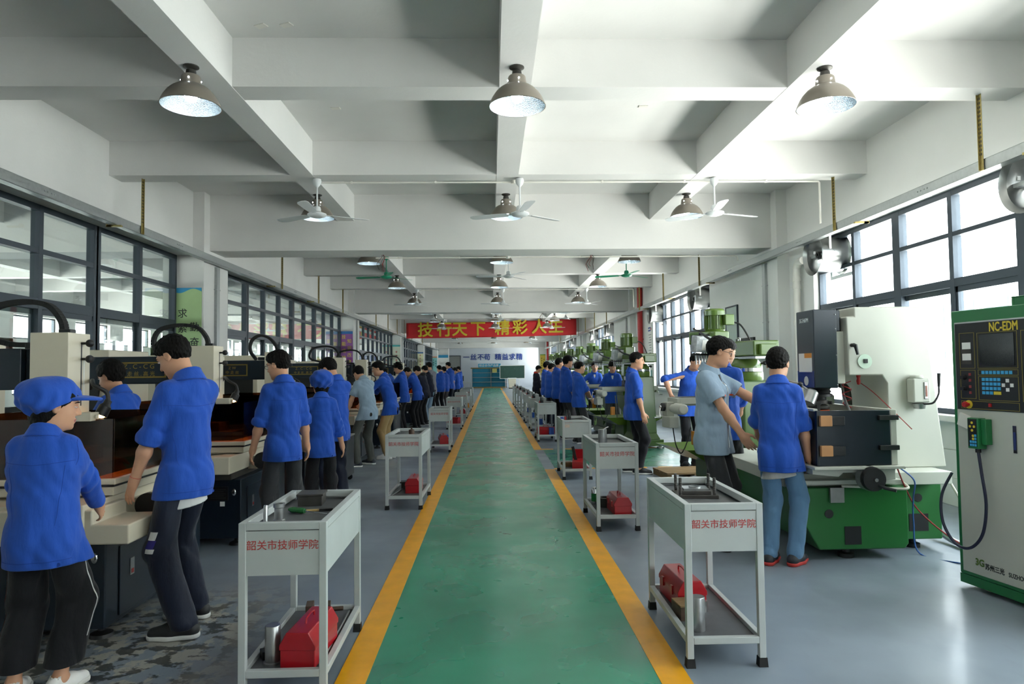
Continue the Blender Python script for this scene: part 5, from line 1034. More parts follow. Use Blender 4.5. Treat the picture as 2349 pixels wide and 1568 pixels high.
        for ax in range(3):
            o = [x for x in range(3) if x != ax]; sa = [slice(None)]*3; sb = [slice(None)]*3; sa[ax] = slice(0, -1); sb[ax] = slice(1, None)
            ed = np.argwhere(i[tuple(sa)] != i[tuple(sb)]); ed = ed[(ed[:, o[0]] > 0) & (ed[:, o[1]] > 0) & (ed[:, o[0]] < cnt.shape[o[0]]) & (ed[:, o[1]] < cnt.shape[o[1]])]
            fl = i[tuple(ed.T)]; q = []
            for d0, d1 in ((1, 1), (0, 1), (0, 0), (1, 0)):
                e = ed.copy(); e[:, o[0]] -= d0; e[:, o[1]] -= d1; q.append(idx[tuple(e.T)])
            q = np.stack(q, 1); 
            if ax == 1: fl = ~fl
            q[~fl] = q[~fl][:, ::-1]; fs.append(q)
        return vs, np.concatenate(fs)
def field_obj(F, name, mats, parent, pick=None, smooth=2):
    vs, fs = F.mesh()
    if len(vs) == 0: return None
    # light Laplacian smoothing of the surface net
    e = np.concatenate([fs[:, [0, 1]], fs[:, [1, 2]], fs[:, [2, 3]], fs[:, [3, 0]]]); e = np.concatenate([e, e[:, ::-1]]); n = np.bincount(e[:, 0], minlength=len(vs))[:, None]
    for _ in range(smooth):
        acc = np.stack([np.bincount(e[:, 0], vs[e[:, 1], j], len(vs)) for j in range(3)], 1); vs = .5*vs+.5*acc/np.maximum(n, 1)
    me = bpy.data.meshes.new(name); me.vertices.add(len(vs)); me.vertices.foreach_set('co', vs.astype(np.float32).ravel())
    me.loops.add(len(fs)*4); me.loops.foreach_set('vertex_index', fs.astype(np.int32).ravel()); me.polygons.add(len(fs))
    me.polygons.foreach_set('loop_start', np.arange(0, len(fs)*4, 4, dtype=np.int32)); me.polygons.foreach_set('loop_total', np.full(len(fs), 4, np.int32))
    for m in (mats if isinstance(mats, list) else [mats]): me.materials.append(m)
    if pick is not None: me.polygons.foreach_set('material_index', pick(vs[fs].mean(1)).astype(np.int32))
    me.polygons.foreach_set('use_smooth', np.ones(len(fs), bool)); me.update(calc_edges=True); me.validate()
    o = bpy.data.objects.new(name, me); COL.objects.link(o); o.parent = parent; return o
def ik(a, c, l1, l2, hint):
    d = c-a; D = np.linalg.norm(d); D2 = min(D, (l1+l2)*.999); w = d/D; c = a+w*D2
    x = (l1*l1-l2*l2+D2*D2)/(2*D2); h = math.sqrt(max(0, l1*l1-x*x)); p = unit(hint-w*(hint@w)); return a+w*x+p*h, c
SK = {}
def cloth(name, col, wr=1.0, rough=.85):
    m = mat(name, col, rough, var=.07, vs=9, bump=.55, bs=5.5, spec=.25, stretch=(2.4, 2.4, .8))
    n = [x for x in m.node_tree.nodes if x.type == 'BUMP'][0]; n.inputs['Distance'].default_value = .022
    m.node_tree.nodes['Principled BSDF'].inputs['Sheen Weight'].default_value = .15; return m
SK['skin'] = mat('skin', C('#cf9c7c'), .5, var=.06, vs=14, spec=.35); SK['lip'] = mat('lips', C('#a8605a'), .45, var=.03)
SK['hair'] = mat('black_hair', C('#100e0c'), .62, var=.3, vs=60, bump=.8, bs=120, stretch=(1, 1, .25), spec=.12)
SK['blue'] = cloth('royal_blue_work_cloth', C('#2553b4')); SK['seam'] = mat('blue_seam', C('#173c93'), .9, var=0)
SK['lblue'] = cloth('light_blue_work_cloth', C('#93a8bb')); SK['grey'] = cloth('grey_knit', C('#80808a')); SK['navy'] = cloth('navy_cloth', C('#131829'))
SK['black'] = cloth('black_trouser_cloth', C('#15161a')); SK['dgrey'] = cloth('charcoal_trouser_cloth', C('#2f3033')); SK['khaki'] = cloth('khaki_trouser_cloth', C('#a58a5f'))
SK['jean'] = cloth('faded_denim', C('#5c7fa0')); SK['ljean'] = cloth('pale_denim', C('#8ba3bd')); SK['dnavy'] = cloth('dark_navy_track_cloth', C('#121a2e'), rough=.6); SK['mauve'] = cloth('mauve_grey_cloth', C('#5c565a')); SK['olive'] = cloth('grey_olive_trouser_cloth', C('#4a4c48'))
SK['white'] = cloth('white_tee', C('#dcdcda')); SK['gtee'] = cloth('grey_tee', C('#a7a7a5')); SK['red'] = cloth('red_trim', C('#c83a2a')); SK['orange'] = mat('orange_trim', C('#e0562a'), .6, var=0)
SK['eye'] = mat('eye_white', C('#e6e2dc'), .2, var=0); SK['iris'] = mat('dark_iris', C('#140d09'), .1, var=0)
SK['lens'] = glass('spectacle_lens', (.93, .95, .96, 1), 1.0)
def person(label, x, y, rz, H=1.70, lean=0, slean=0, head=(0, 0), headroll=0, handL=None, handR=None, hintL=None, hintR=None, feet=None, top='blue', sleeve='rolled', legs='black', hem=0.0,
           hair='short', cap=False, glasses=False, shoes=('#17181b', '#dedede'), tee=None, res=.008, female=False, curl=18, opened=False, collar=True, wide=0, extra=None, palmL=None, palmR=None, bulk=1.0, seams=False, legcut=None):
    """x, y: floor point; rz: heading (0 faces +y); head=(yaw, pitch down); hands given in the body's own metric frame"""
    s = H/1.72; root = thing('person', (x, y, 0), label, 'person', rz); h = res; up = V(0, 0, 1); rt = V(1, 0, 0)
    # skeleton
    feet = feet or [(-.10, 0, 8), (.10, 0, -8)]
    hip0 = V(0, -math.sin(math.radians(lean))*.16, .93)*s; Rl = lambda f: rot('y', slean*f) @ rot('x', -lean*f)
    S0 = hip0; S1 = S0+Rl(.45) @ V(0, 0, .14)*s; S2 = S1+Rl(.9) @ V(0, .005, .20)*s; S3 = S2+Rl(1.05) @ V(0, -.012, .175)*s; Rc = Rl(1.0)
    hw = (.122 if female else .130)*s*(.9+.1*bulk)
    shL = S3+Rc @ V(-hw, 0, -.065*s); shR = S3+Rc @ V(hw, 0, -.065*s)
    Rh = rot('z', head[0]) @ rot('x', -head[1]-lean*.35) @ rot('y', headroll); Rh = rot('y', slean*.4) @ Rh
    HC = S3+Rc @ V(0, .02, .055)*s+Rh @ V(0, .025, .105)*s      # between the ears
    hs = s**.35*1.0
    arms = []
    for sg, sh, hand, hint, palm in ((-1, shL, handL, hintL, palmL), (1, shR, handR, hintR, palmR)):
        tgt = np.array(hand if hand is not None else (sg*.225, .06, .84), float)*s; hn = np.array(hint if hint is not None else (sg*.35, -1, -.1), float)
        el, wr = ik(sh, tgt, .285*s, .245*s, hn); arms.append((sg, sh, el, wr, palm))
    lg = []
    for sg, ft in zip((-1, 1), feet):
        an = V(ft[0]*s, ft[1]*s-.02, .085*s); hp = S0+V(sg*.079*s, 0, -.02*s); fd = rot('z', ft[2]) @ V(0, 1, 0); kn, an = ik(hp, an, .435*s, .425*s, fd); lg.append((sg, hp, kn, an, fd))
    pts = [S0, S3, HC+up*.15, HC-V(.13, .13, .13), HC+V(.13, .13, .13)]+[a[i] for a in arms for i in (1, 2, 3)]+[a[3]+V(d, d, d) for a in arms for d in (-.18, .18)]+[l[i] for l in lg for i in (1, 2, 3)]
    lo = np.min(pts, 0)-.12; hi = np.max(pts, 0)+.12; lo[2] = -.01
    # --- body: one continuous skin
    F = Field(lo, hi, h)
    F.seg(S0, S1, rt, (.13*s, .095*s), (.12*s, .085*s)); F.seg(S1, S2, rt, (.12*s, .085*s), (.135*s, .09*s)); F.seg(S2, S3-Rc @ V(0, 0, .05*s), rt, (.135*s, .09*s), (.11*s, .06*s))
    F.cap(shL, shR, .042*s)
    F.cap(S3+Rc @ V(0, -.012, -.05*s), HC+Rh @ V(0, -.02, -.045)*hs, .056*s, .050*s, k=.03)
    def E(c, r, k=.02, op='u'): F.ell(HC+Rh @ (np.array(c)*hs), np.array(r)*hs, Rh, k, op)
    E((0, -.008, .035), (.075, .096, .088)); E((0, .030, -.030), (.060, .064, .082), .03); E((0, .044, -.080), (.040, .044, .034), .03)
    for sx in (-1, 1): E((sx*.035, .045, -.032), (.028, .036, .030), .02); E((sx*.036, .012, -.070), (.024, .04, .03), .03)
    E((0, .082, .034), (.046, .018, .014), .02)
    for sx in (-1, 1): E((sx*.031, .104, .012), (.020, .012, .010), .012, 's')
    N = lambda *p: HC+Rh @ (np.array(p)*hs)
    F.cap(N(0, .094, .016), N(0, .113, -.022), .0075*hs, .0115*hs, .012)
    for sx in (-1, 1): E((sx*.011, .101, -.027), (.0085, .010, .0075), .008)
    E((0, .097, -.0545), (.022, .0085, .0055), .006); E((0, .095, -.0665), (.018, .0085, .0065), .006); E((0, .103, -.0605), (.022, .008, .0018), .004, 's'); E((0, .083, -.096), (.018, .012, .014), .015)
    for sx in (-1, 1):
        Re = Rh @ rot('z', sx*-18); F.ell(N(sx*.078, -.006, .0), np.array((.009, .022, .033))*hs, Re, .008); F.ell(N(sx*.088, .0, .002), np.array((.008, .012, .018))*hs, Re, .006, 's')
    for sg, sh, el, wr, palm in arms:
        F.cap(sh, el, .045*s, .038*s, .03); F.cap(el, el+(wr-el)*.35, .038*s, .040*s, .02); F.cap(el+(wr-el)*.35, wr, .040*s, .026*s, .02)
        d = unit(wr-el); n = np.array(palm, float) if palm is not None else V(-sg, 0, 0); n = unit(n-d*(n@d)); l = np.cross(n, d)*sg   # l points to the thumb side
        if l@V(0, 1, 0) < 0 and palm is None: l = -l
        B = np.stack([l, d, n], 1); q = lambda a, b, c: wr+B @ (V(a, b, c)*s)
        F.cap(wr, q(0, .03, 0), .026*s, .030*s, .02); F.ell(q(.0, .052, .0), V(.041, .050, .015)*s, B, .015)
        for i, (lx, L) in enumerate(((.029, .072), (.010, .080), (-.010, .074), (-.029, .058))):
            p = q(lx, .088-abs(lx-.008)*.25, 0); a = math.radians(curl*.6+i*3)
            for j, f in enumerate((.46, .30, .24)):
                dv = B @ V(lx*.8*(1-j*.4), math.cos(a), math.sin(a)); p2 = p+unit(dv)*L*f*s; F.cap(p, p2, (.0088-.0008*j)*s, (.0082-.0010*j)*s, .005); p = p2; a += math.radians(curl*(1+.1*i))
        p = q(.032, .022, .004); p1 = q(.058, .052, .016); p2 = q(.062, .082, .022); F.cap(p, p1, .014*s, .0105*s, .012); F.cap(p1, p2, .0098*s, .0085*s, .005)
    for sg, hp, kn, an, fd in lg:
        F.cap(hp, kn, .066*s, .048*s, .03); F.cap(kn, an, .050*s, .034*s, .02); F.cap(an, an+fd*.12*s-up*.05*s, .036*s, .024*s, .02); F.cap(an, an-fd*.03-up*.04*s, .034*s, .03*s, .02)
    mw = np.linalg.inv(Rh)
    def lips(c):
        q = (c-HC) @ Rh/hs; return (np.abs(q[:, 0]) < .021) & (q[:, 1] > .088) & (np.abs(q[:, 2]+.0605) < .0115*np.sqrt(np.maximum(0, 1-(q[:, 0]/.0225)**2)))
    field_obj(F, 'body', [SK['skin'], SK['lip']], root, lips)
    HM = T(*HC) @ Matrix(Rh.tolist()).to_4x4() @ Matrix.Scale(hs, 4)
    if res < .013:
        for sx in (-1, 1):
            b = MB(HM); b.ball((sx*.031, .0835, .0105), .0125, 14, sc=(1.05, .9, .44)); eo = b.build('eye', SK['eye'], root)
            MB(HM @ T(sx*.031, .0835, .0105)).ball((0, .0066, 0), .0058, 12, sc=(1, .95, .93)).build('iris', SK['iris'], eo)
            MB(HM).tube([(sx*.013, .098, .031), (sx*.027, .099, .036), (sx*.043, .088, .034), (sx*.052, .076, .029)], [.002, .0035, .0032, .0015], 6).build('eyebrow', SK['hair'], root)
            MB(HM).tube([(sx*.0165, .0915, .011), (sx*.024, .0945, .0160), (sx*.033, .0935, .0168), (sx*.041, .089, .0142), (sx*.047, .081, .010)], [.0012, .0024, .0028, .0024, .0012], 6).build('eyelid', SK['skin'], root)
    # --- hair
    HF = Field(HC-.17, HC+.17, max(h*.8, .004)); Q = lambda *p: HC+Rh @ (np.array(p)*hs)
    th = {'short': .009, 'crop': .004, 'bowl': .016, 'curly': .022, 'long': .016}[hair]
    HF.ell(Q(0, -.010, .040), np.array((.077+th, .097+th, .088+th*1.7))*hs, Rh, 0)
    if hair in ('short', 'bowl', 'curly'): HF.ell(Q(0, .045, .085), np.array((.055, .05, .042))*hs, Rh, .03)
    if hair == 'long': HF.ell(Q(0, -.055, -.04), np.array((.07, .05, .09))*hs, Rh, .04)
    X, Y, Z = HF.ax[0][:, None, None]-HC[0], HF.ax[1][None, :, None]-HC[1], HF.ax[2][None, None, :]-HC[2]
    lx, ly, lz = [(X*Rh[0, j]+Y*Rh[1, j]+Z*Rh[2, j])/hs for j in range(3)]
    zc = {'short': [-.078, -.066, -.012, .022, .058, .072], 'crop': [-.062, -.045, .0, .030, .064, .076], 'bowl': [-.082, -.072, -.012, .012, .032, .040], 'curly': [-.07, -.05, .0, .028, .058, .07], 'long': [-.16, -.15, -.05, .01, .045, .055]}[hair]
    zcut = np.interp(ly, [-.10, -.05, -.012, .028, .07, .11], zc)+.006*np.sin(lx*170+ly*60)*(hair != 'crop')+.012*(np.abs(lx) < .05)*(ly > .06)*(hair == 'short')*0
    amp = {'short': .0030, 'crop': .0015, 'bowl': .003, 'curly': .012, 'long': .003}[hair]
    fr = 75 if hair == 'curly' else 190 if hair == 'short' else 130
    HF.a += (amp*(np.sin(lx*fr+3*np.sin(lz*40))*np.sin(ly*fr*.9+2*np.sin(lx*50))+.6*np.sin(lz*fr*1.1+lx*60)*np.sin(ly*fr*.6))).astype(np.float32)
    HF.a = np.maximum(HF.a, ((zcut-lz)*hs*.8).astype(np.float32))
    for sx in (-1, 1): HF.ell(Q(sx*.088, .0, -.012), np.array((.022, .026, .036))*hs, Rh, .006, 's')
    ho = field_obj(HF, 'hair', SK['hair'], root, smooth=1)
    # --- trousers
    G = Field(V(lo[0], lo[1], 0), V(hi[0], hi[1], S1[2]+.05), h); lc = legcut if legcut else SK_LEG
    bk = bulk; G.seg(S0-up*.03*s, S0+(S1-S0)*.8, rt, (.132*s*bk, .104*s*bk), (.122*s*bk, .092*s*bk)); G.ell(S0+V(0, -.035, -.06)*s, V(.122, .080, .10)*s*bk, None, .03)
    for sg, hp, kn, an, fd in lg:
        w2 = wide; G.cap(hp, kn, .080*s*bk, (.072+w2*.5)*s, .03); G.cap(kn, an+up*(.0)*s, (.072+w2*.5)*s, (.060+w2)*s, .03)
    rs = np.random.RandomState(int(abs(x*71+y*37)*10) % 9999); ph = rs.rand(8)*6
    rd = lambda q: 1-2*np.abs(np.sin(q))
    G.warp(lambda X, Y, Z: .0050*rd(Z*17+ph[0]+1.6*np.sin(X*14+ph[1])+1.3*np.sin(Y*16+ph[2]))*np.clip(1-np.abs(Z-.45*s)*4.5, 0, 1)+.004*rd(Z*26+ph[5]+X*9+Y*11)*np.clip(1-(Z-.06)*6, 0, 1)+.0045*rd(X*16+Y*13+ph[3]+1.2*np.sin(Z*6)))
    cutz = (legcut or .055)*s; G.cut((0, 0, cutz), (0, 0, -1))
    for sg, hp, kn, an, fd in lg:
        if legcut: G.cap(an, an+(kn-an)*.5, .046*s, .052*s, .004, 's')
    field_obj(G, 'trousers', SK[legs], root)
    # --- shoes
    up_m = mat_cached('shoe_'+shoes[0], shoes[0], .55); so_m = mat_cached('sole_'+shoes[1], shoes[1], .6)
    for sg, hp, kn, an, fd in lg:
        sd = V(fd[1], -fd[0], 0); f = Field(an-V(.26, .26, .1), an+V(.26, .26, .08), min(h, .007)); B = V(an[0], an[1], 0); q = lambda a, b, c: B+sd*a*s+fd*b*s+up*c*s
        f.cap(q(0, -.045, .045), q(0, .06, .050), .042*s, .042*s, .02); f.cap(q(0, .06, .045), q(sg*-.006, .155, .034), .044*s, .034*s, .03); f.cap(q(0, -.04, .05), q(0, -.015, .095), .036*s, .038*s, .02)
        f.cut((0, 0, .016), (0, 0, -1)); f.cap(q(0, -.01, .13), q(0, -.02, .075), .034*s, .028*s, .004, 's')
        so_ = field_obj(f, 'shoe', up_m, root)
        f = Field(an-V(.28, .28, .1), an+V(.28, .28, .0), min(h, .007)); f.cap(q(0, -.045, .02), q(0, .07, .02), .045*s, .049*s, .01); f.cap(q(0, .07, .02), q(sg*-.008, .155, .02), .049*s, .040*s, .02); f.cut((0, 0, .028), (0, 0, 1), .002); f.cut((0, 0, .001), (0, 0, -1), .002)
        field_obj(f, 'sole', so_m, so_, smooth=1)
    # --- top
    J = Field(lo, hi, h); hemp = S0-up*(.055-hem)*s; ax0 = unit(S1-S0); bk = bulk; fm = .93 if female else 1
    axh = unit(ax0+2*up); hp_ = S0-axh*(.18-hem)*s; ax0 = axh
    J.seg(hp_, S1, rt, (.146*s*fm*bk, .130*s*bk), (.146*s*fm*bk, .124*s*bk), .0); J.seg(S1, S2, rt, (.146*s*fm*bk, .124*s*bk), (.152*s*fm*bk, .118*s*bk), .03); J.seg(S2, S3-Rc @ V(0, 0, .075*s), rt, (.152*s*fm*bk, .118*s), (.128*s*fm, .082*s), .04)
    J.ell(S0+V(0, -.035, -.07)*s, V(.142*fm, .112, .125)*s*bk, None, .05)
    J.cap(S3+Rc @ V(-hw+.02, -.012, -.075*s), S3+Rc @ V(hw-.02, -.012, -.075*s), .058*s, None, .04); J.cap(S3+Rc @ V(0, -.015, -.04*s), S3+Rc @ V(0, -.01, .01*s), .080*s, .068*s, .06)
    rd = lambda q: 1-2*np.abs(np.sin(q))      # sharp creases
    def folds(X, Y, Z):
        low = np.clip((S3[2]-.14-Z)*2.6, 0, 1)
        a = .0065*rd(X*17+ph[4]+1.3*np.sin(Z*5+ph[5])+.8*np.sin(Y*14))*low*low
        b = .0042*rd(Z*11+X*9+ph[6]+2.6*np.sin(X*11+ph[7])+1.7*np.sin(Z*13+Y*9+ph[2]))*np.clip(np.abs(X)*6-.3, 0, 1)*np.clip(1.3-np.abs(Z-S1[2]-.05)*4, 0, 1)
        return a+b+.0018*np.sin(X*70+Y*56+Z*33+ph[1]+2*np.sin(Z*19))
    for sg, hp, kn, an, fd in lg: J.cap(hp-V(sg*.012, 0, 0), hp+(kn-hp)*.55, .098*s*bk, .098*s*bk, .05)
    J.warp(folds); J.cut(hp_+ax0*.012*s, -ax0, .004)
    for sg, sh, el, wr, palm in arms:
        if sleeve == 'short': fr_, r = None, .068*s; c = sh+(el-sh)*.74; n = unit(el-sh)
        else: fr_, r = {'rolled': (.10, .060*s), 'mid': (.45, .060*s), 'long': (.93, .048*s)}[sleeve]; c = el+(wr-el)*fr_; n = unit(wr-el)
        A = Field(np.minimum(np.minimum(sh, el), c)-.13, np.maximum(np.maximum(sh, el), c)+.13, h)
        if fr_ is None: A.cap(sh, c+n*.03, .060*s, .070*s, 0)
        else: A.cap(sh, el, .058*s, .061*s, 0); A.cap(el, c+n*.02, .060*s, r, .03)
        ua = unit(el-sh)
        def creases(X, Y, Z):
            t = (X-el[0])*ua[0]+(Y-el[1])*ua[1]+(Z-el[2])*ua[2]; sd = (X-el[0])*.7+(Y-el[1])*.9
            return .0060*rd(t*30+sd*16*sg+ph[2]+.8*np.sin(sd*30))*np.clip(1.15-np.abs(t+.03)*7, .15, 1)+.002*np.sin(X*85+Y*66+Z*44+ph[3])
        A.warp(creases); X, Y, Z = A.ax[0][:, None, None], A.ax[1][None, :, None], A.ax[2][None, None, :]
        d = (X-c[0])*n[0]+(Y-c[1])*n[1]+(Z-c[2])*n[2]; A.a = np.maximum(A.a, d.astype(np.float32))
        if sleeve in ('rolled', 'mid'):
            ring = np.sqrt(np.maximum(0, (X-c[0])**2+(Y-c[1])**2+(Z-c[2])**2-d*d)); rr = np.sqrt((ring-r*.97)**2+np.maximum(np.abs(d+.020)-.018, 0)**2)-.011; A.a = np.minimum(A.a, (rr+.0015*np.sin(X*120+Y*90)).astype(np.float32))
        A.cap(c-n*.04, c+n*.08, r-.014*s, r-.012*s, .004, 's')
        i0 = np.round((A.lo-J.lo)/h).astype(int)      # merge the sleeve into the jacket by resampling on the jacket grid
        off = (J.lo+i0*h-A.lo)/h; B_ = A.a
        for ax_ in range(3):
            f_ = float(off[ax_]); k0 = int(math.floor(f_)); w_ = f_-k0; B_ = np.roll(B_, -k0, ax_)*(1-w_)+np.roll(B_, -k0-1, ax_)*w_
        B_ = B_[2:-2, 2:-2, 2:-2]; i0 = i0+2; j0 = np.maximum(i0, 0); j1 = np.minimum(i0+np.array(B_.shape), J.n)
        sl = tuple(slice(p, q) for p, q in zip(j0, j1)); J.put(sl, B_[tuple(slice(p-o, q-o) for p, q, o in zip(j0, j1, i0))], .04, 'u')
    cuffs = []
    if opened or top != 'blue' or True: J.cap(S3+Rc @ V(0, .06, .045)*s, S3+Rc @ V(0, .115, -.095 if opened else -.045)*s, .042*s, (.026 if opened else .012)*s, .008, 's')
    J.cap(S3+Rc @ V(0, -.008, -.01*s), S3+Rc @ V(0, .012, .12*s), .060*s, .062*s, .004, 's')
    jo = field_obj(J, 'hoodie' if top == 'navyhood' else 'jacket' if top in ('blue', 'navy') else 'shirt', SK['navy' if top == 'navyhood' else top], root)
    if collar:      # turned down collar
        K = Field(S3-.16, S3+.16, max(.0045, h*.7)); kz = Rc
        K.seg(S3+Rc @ V(0, -.014, -.02)*s, S3+Rc @ V(0, -.004, .05)*s, rt, (.108*s, .098*s), (.071*s, .072*s), 0); K.cap(S3+Rc @ V(0, -.008, -.05)*s, S3+Rc @ V(0, .008, .10)*s, .061*s, .063*s, .004, 's')
        K.cut(S3+Rc @ V(0, 0, .048)*s, Rc @ V(0, .45, 1), .004); K.cut(S3+Rc @ V(0, -.01, -.016)*s, Rc @ V(0, -.25, -1), .004); K.cap(S3+Rc @ V(0, .10, .10)*s, S3+Rc @ V(0, .11, -.08)*s, .042*s, .030*s, .004, 's')
        field_obj(K, 'collar', SK['navy' if top == 'navyhood' else top] if collar is True else SK[collar], jo, smooth=2)
    if tee:
        K = Field(hp_-.26, hp_+.2, h); K.seg(hp_-ax0*.06*s, hp_+ax0*.03*s, rt, (.150*s*bk, .116*s*bk), (.125*s*bk, .095*s*bk), 0); K.cut(hp_-ax0*.035*s, -ax0+V(.15, 0, 0), .004); K.cut(hp_+ax0*.02*s, ax0, .003); field_obj(K, 'tee_shirt', SK[tee], root)
    if opened:
        K = Field(S3-.2, S3+.12, h); K.seg(S2, S3-Rc @ V(0, 0, .03*s), rt, (.15*s, .108*s), (.10*s, .068*s), 0); K.cap(S3+Rc @ V(0, -.008, -.01*s), S3+Rc @ V(0, .012, .12*s), .062*s, .062*s, .004, 's'); field_obj(K, 'undershirt', SK[opened], root)
    if top == 'navyhood':
        K = Field(S3-.2, S3+.16, h); K.ell(S3+Rc @ V(0, -.07, .0)*s, V(.12, .075, .06)*s, Rc, 0); K.cap(S3, HC, .062*s, .062*s, .01, 's'); field_obj(K, 'hood', SK['black'], jo)
    info = dict(root=root, jo=jo, s=s, S0=S0, S1=S1, S2=S2, S3=S3, Rc=Rc, HC=HC, Rh=Rh, HM=HM, hs=hs, arms=arms, lg=lg, hp=hp_, ax0=ax0, cuffs=cuffs)
    if glasses:
        g = MB(HM)
        for sx in (-1, 1):
            g.tube([(sx*(.034+.024*math.cos(a)), .104-abs(math.cos(a))*.002-(.006 if sx*math.cos(a) > 0 else 0)*abs(math.cos(a)), .008+.017*math.sin(a)) for a in [k*math.pi/8 for k in range(17)]], .0016, 6, cap=False)
            g.tube([(sx*.058, .096, .014), (sx*.080, .055, .015), (sx*.082, -.005, .013), (sx*.079, -.03, .0)], .0019, 6)
        g.tube([(-.011, .104, .012), (0, .108, .014), (.011, .104, .012)], .0016, 6); go = g.build('glasses', mat_cached('glasses_frame', '#23262b', .3), root)
        for sx in (-1, 1): MB(HM @ T(sx*.034, .102, .008) @ R('X', -90)).add([(.0235*math.cos(k*math.pi/8), .0165*math.sin(k*math.pi/8), 0) for k in range(16)], [tuple(range(16))]).build('lens', SK['lens'], go)
    if cap:
        K = Field(HC-.24, HC+.26, max(h*.8, .005)); K.ell(Q(0, -.05, .042), np.array((.122, .132, .105))*hs, Rh @ rot('x', -14), 0); K.seg(Q(0, -.0, .02), Q(0, .0, .07), Rh @ rt, (.088*hs, .108*hs), (.088*hs, .105*hs), .02)
        X, Y, Z = K.ax[0][:, None, None]-HC[0], K.ax[1][None, :, None]-HC[1], K.ax[2][None, None, :]-HC[2]; lx, ly, lz = [(X*Rh[0, j]+Y*Rh[1, j]+Z*Rh[2, j])/hs for j in range(3)]
        ang = np.arctan2(lx, ly); K.a += (.0045*np.sin(ang*13+2*np.sin(lz*30))*np.clip((.10-lz)*14, 0, 1)+.004*np.sin(lx*50+lz*60)).astype(np.float32)
        K.a = np.maximum(K.a, ((np.interp(ly, [-.15, -.08, -.01, .06, .12], [-.075, -.06, .0, .038, .05])-lz)*hs).astype(np.float32)); K.ell(Q(0, .0, .0), np.array((.079, .098, .10))*hs, Rh, .003, 's')
        co = field_obj(K, 'cap', SK['blue'], root)
        if cap == 'visor':
            K = Field(HC-.2, HC+.28, max(h*.8, .005)); K.ell(Q(0, .095, .052), np.array((.085, .115, .02))*hs, Rh @ rot('x', 6), 0); K.ell(Q(0, .085, .034), np.array((.084, .12, .022))*hs, Rh @ rot('x', 6), .002, 's'); K.ell(Q(0, -.02, .05), np.array((.09, .11, .09))*hs, Rh, .003, 's'); field_obj(K, 'visor', SK['blue'], co)
    if seams and jo:
        bv = BVHTree.FromPolygons([v.co for v in jo.data.vertices], [p.vertices for p in jo.data.polygons])
        info['bv'] = bv
        def seam(pp, d, r=.0013, m=None, name='seam', off=.0005):
            P = []
            for p in pp:
                hit = bv.ray_cast(Vector(p)-Vector(d)*.6, Vector(d))
                if hit[0] is not None: P.append(hit[0]+hit[1]*off)
            if len(P) > 2: return MB().tube(P, r, 5).build(name, m or SK['seam'], jo)
        info['seam'] = seam; bd = Rc @ V(0, 1, 0)
        seam([S3+Rc @ V(q*.01, 0, -.155+.012*abs(q)/16)*s for q in range(-17, 18)], bd)
        seam([S0-ax0*(.125-hem)*s+V(q*.01, 0, 0)*s for q in range(-17, 18)], V(0, 1, 0))
        for sx in (-1, 1): seam([S3+Rc @ V(sx*(.135-.0012*q), 0, -.165-.012*q)*s for q in range(0, 28)], bd, .0009)
        for sx in (-1, 1): seam([S3+Rc @ V(sx*(.172+.010*math.sin(q*.3)), 0, -.03-.014*q)*s for q in range(0, 11)], bd, .0012)
        hit = bv.ray_cast(Vector(S0-ax0*(.150-hem)*s+V(.12, -.6, 0)*s), Vector((0, 1, 0)))
        if hit[0] is not None: MB(T(*(hit[0])) ).lathe([(0, -.004), (.009, -.003), (.010, 0)], n=14, ax='y').build('button', SK['seam'], jo)
    if extra: extra(info)
    return info
SK_LEG = .055
_mc = {}
def mat_cached(n, c, r):
    if n not in _mc: _mc[n] = mat(n.replace('#', ''), C(c), r, var=.05)
    return _mc[n]
# ------------------------------------------------------------------ the cast, placed from their feet and heads
def x_track(i):      # white and violet patches on the trouser leg, a bracelet on the left wrist
    s = i['s']; sg, hp, kn, an, fd = i['lg'][0]; tr = [c for c in i['root'].children if c.name.startswith('trousers')][0]
    bv = BVHTree.FromPolygons([v.co for v in tr.data.vertices], [p.vertices for p in tr.data.polygons])
    def patch(z0, z1, a0, a1, m, nm):
        g = []; nu, nv = 8, 8
        for b in range(nv+1):
            z = z0+(z1-z0)*b/nv; t = (hp[2]-z)/(hp[2]-kn[2]); c = hp+(kn-hp)*min(1, t)
            for a in range(nu+1):
                an_ = math.radians(a0+(a1-a0)*a/nu+(z-z0)*120); d = V(-math.cos(an_), -math.sin(an_), 0); h_ = bv.ray_cast(Vector(c+d*.4), Vector(-d)); g.append(tuple(h_[0]+h_[1]*.0022) if h_[0] else tuple(c+d*.09))
        MB().add(g, [(b*(nu+1)+a, b*(nu+1)+a+1, (b+1)*(nu+1)+a+1, (b+1)*(nu+1)+a) for b in range(nv) for a in range(nu)], 0, True).build(nm, m, tr)
    patch(.56, .605, -2, 34, SK['white'], 'white_patch'); patch(.515, .56, -2, 34, mat('violet_patch', C('#2a2379'), .7), 'violet_patch'); patch(.47, .515, -2, 34, SK['white'], 'white_patch')
    wrist_band(i, 0, SK['red'])
    for c in i['root'].children:
        if c.name.startswith('shoe'):
            k = 0 if sum((v.co-Vector(i['lg'][0][3])).length < .3 for v in c.data.vertices) > len(c.data.vertices)*.6 and (sum((Vector(v.co) for v in c.data.vertices), Vector())/len(c.data.vertices)-Vector(i['lg'][0][3])).length < (sum((Vector(v.co) for v in c.data.vertices), Vector())/len(c.data.vertices)-Vector(i['lg'][1][3])).length else 1; sg, hp, kn, an, fd = i['lg'][k]
            MB(T(*(an-fd*.048-V(0, 0, .026)))).ball((0, 0, 0), .040, 14, sc=(.95, .8, .85)).build('heel_patch', mat_cached('heel_white', '#d8d8d4', .5), c)
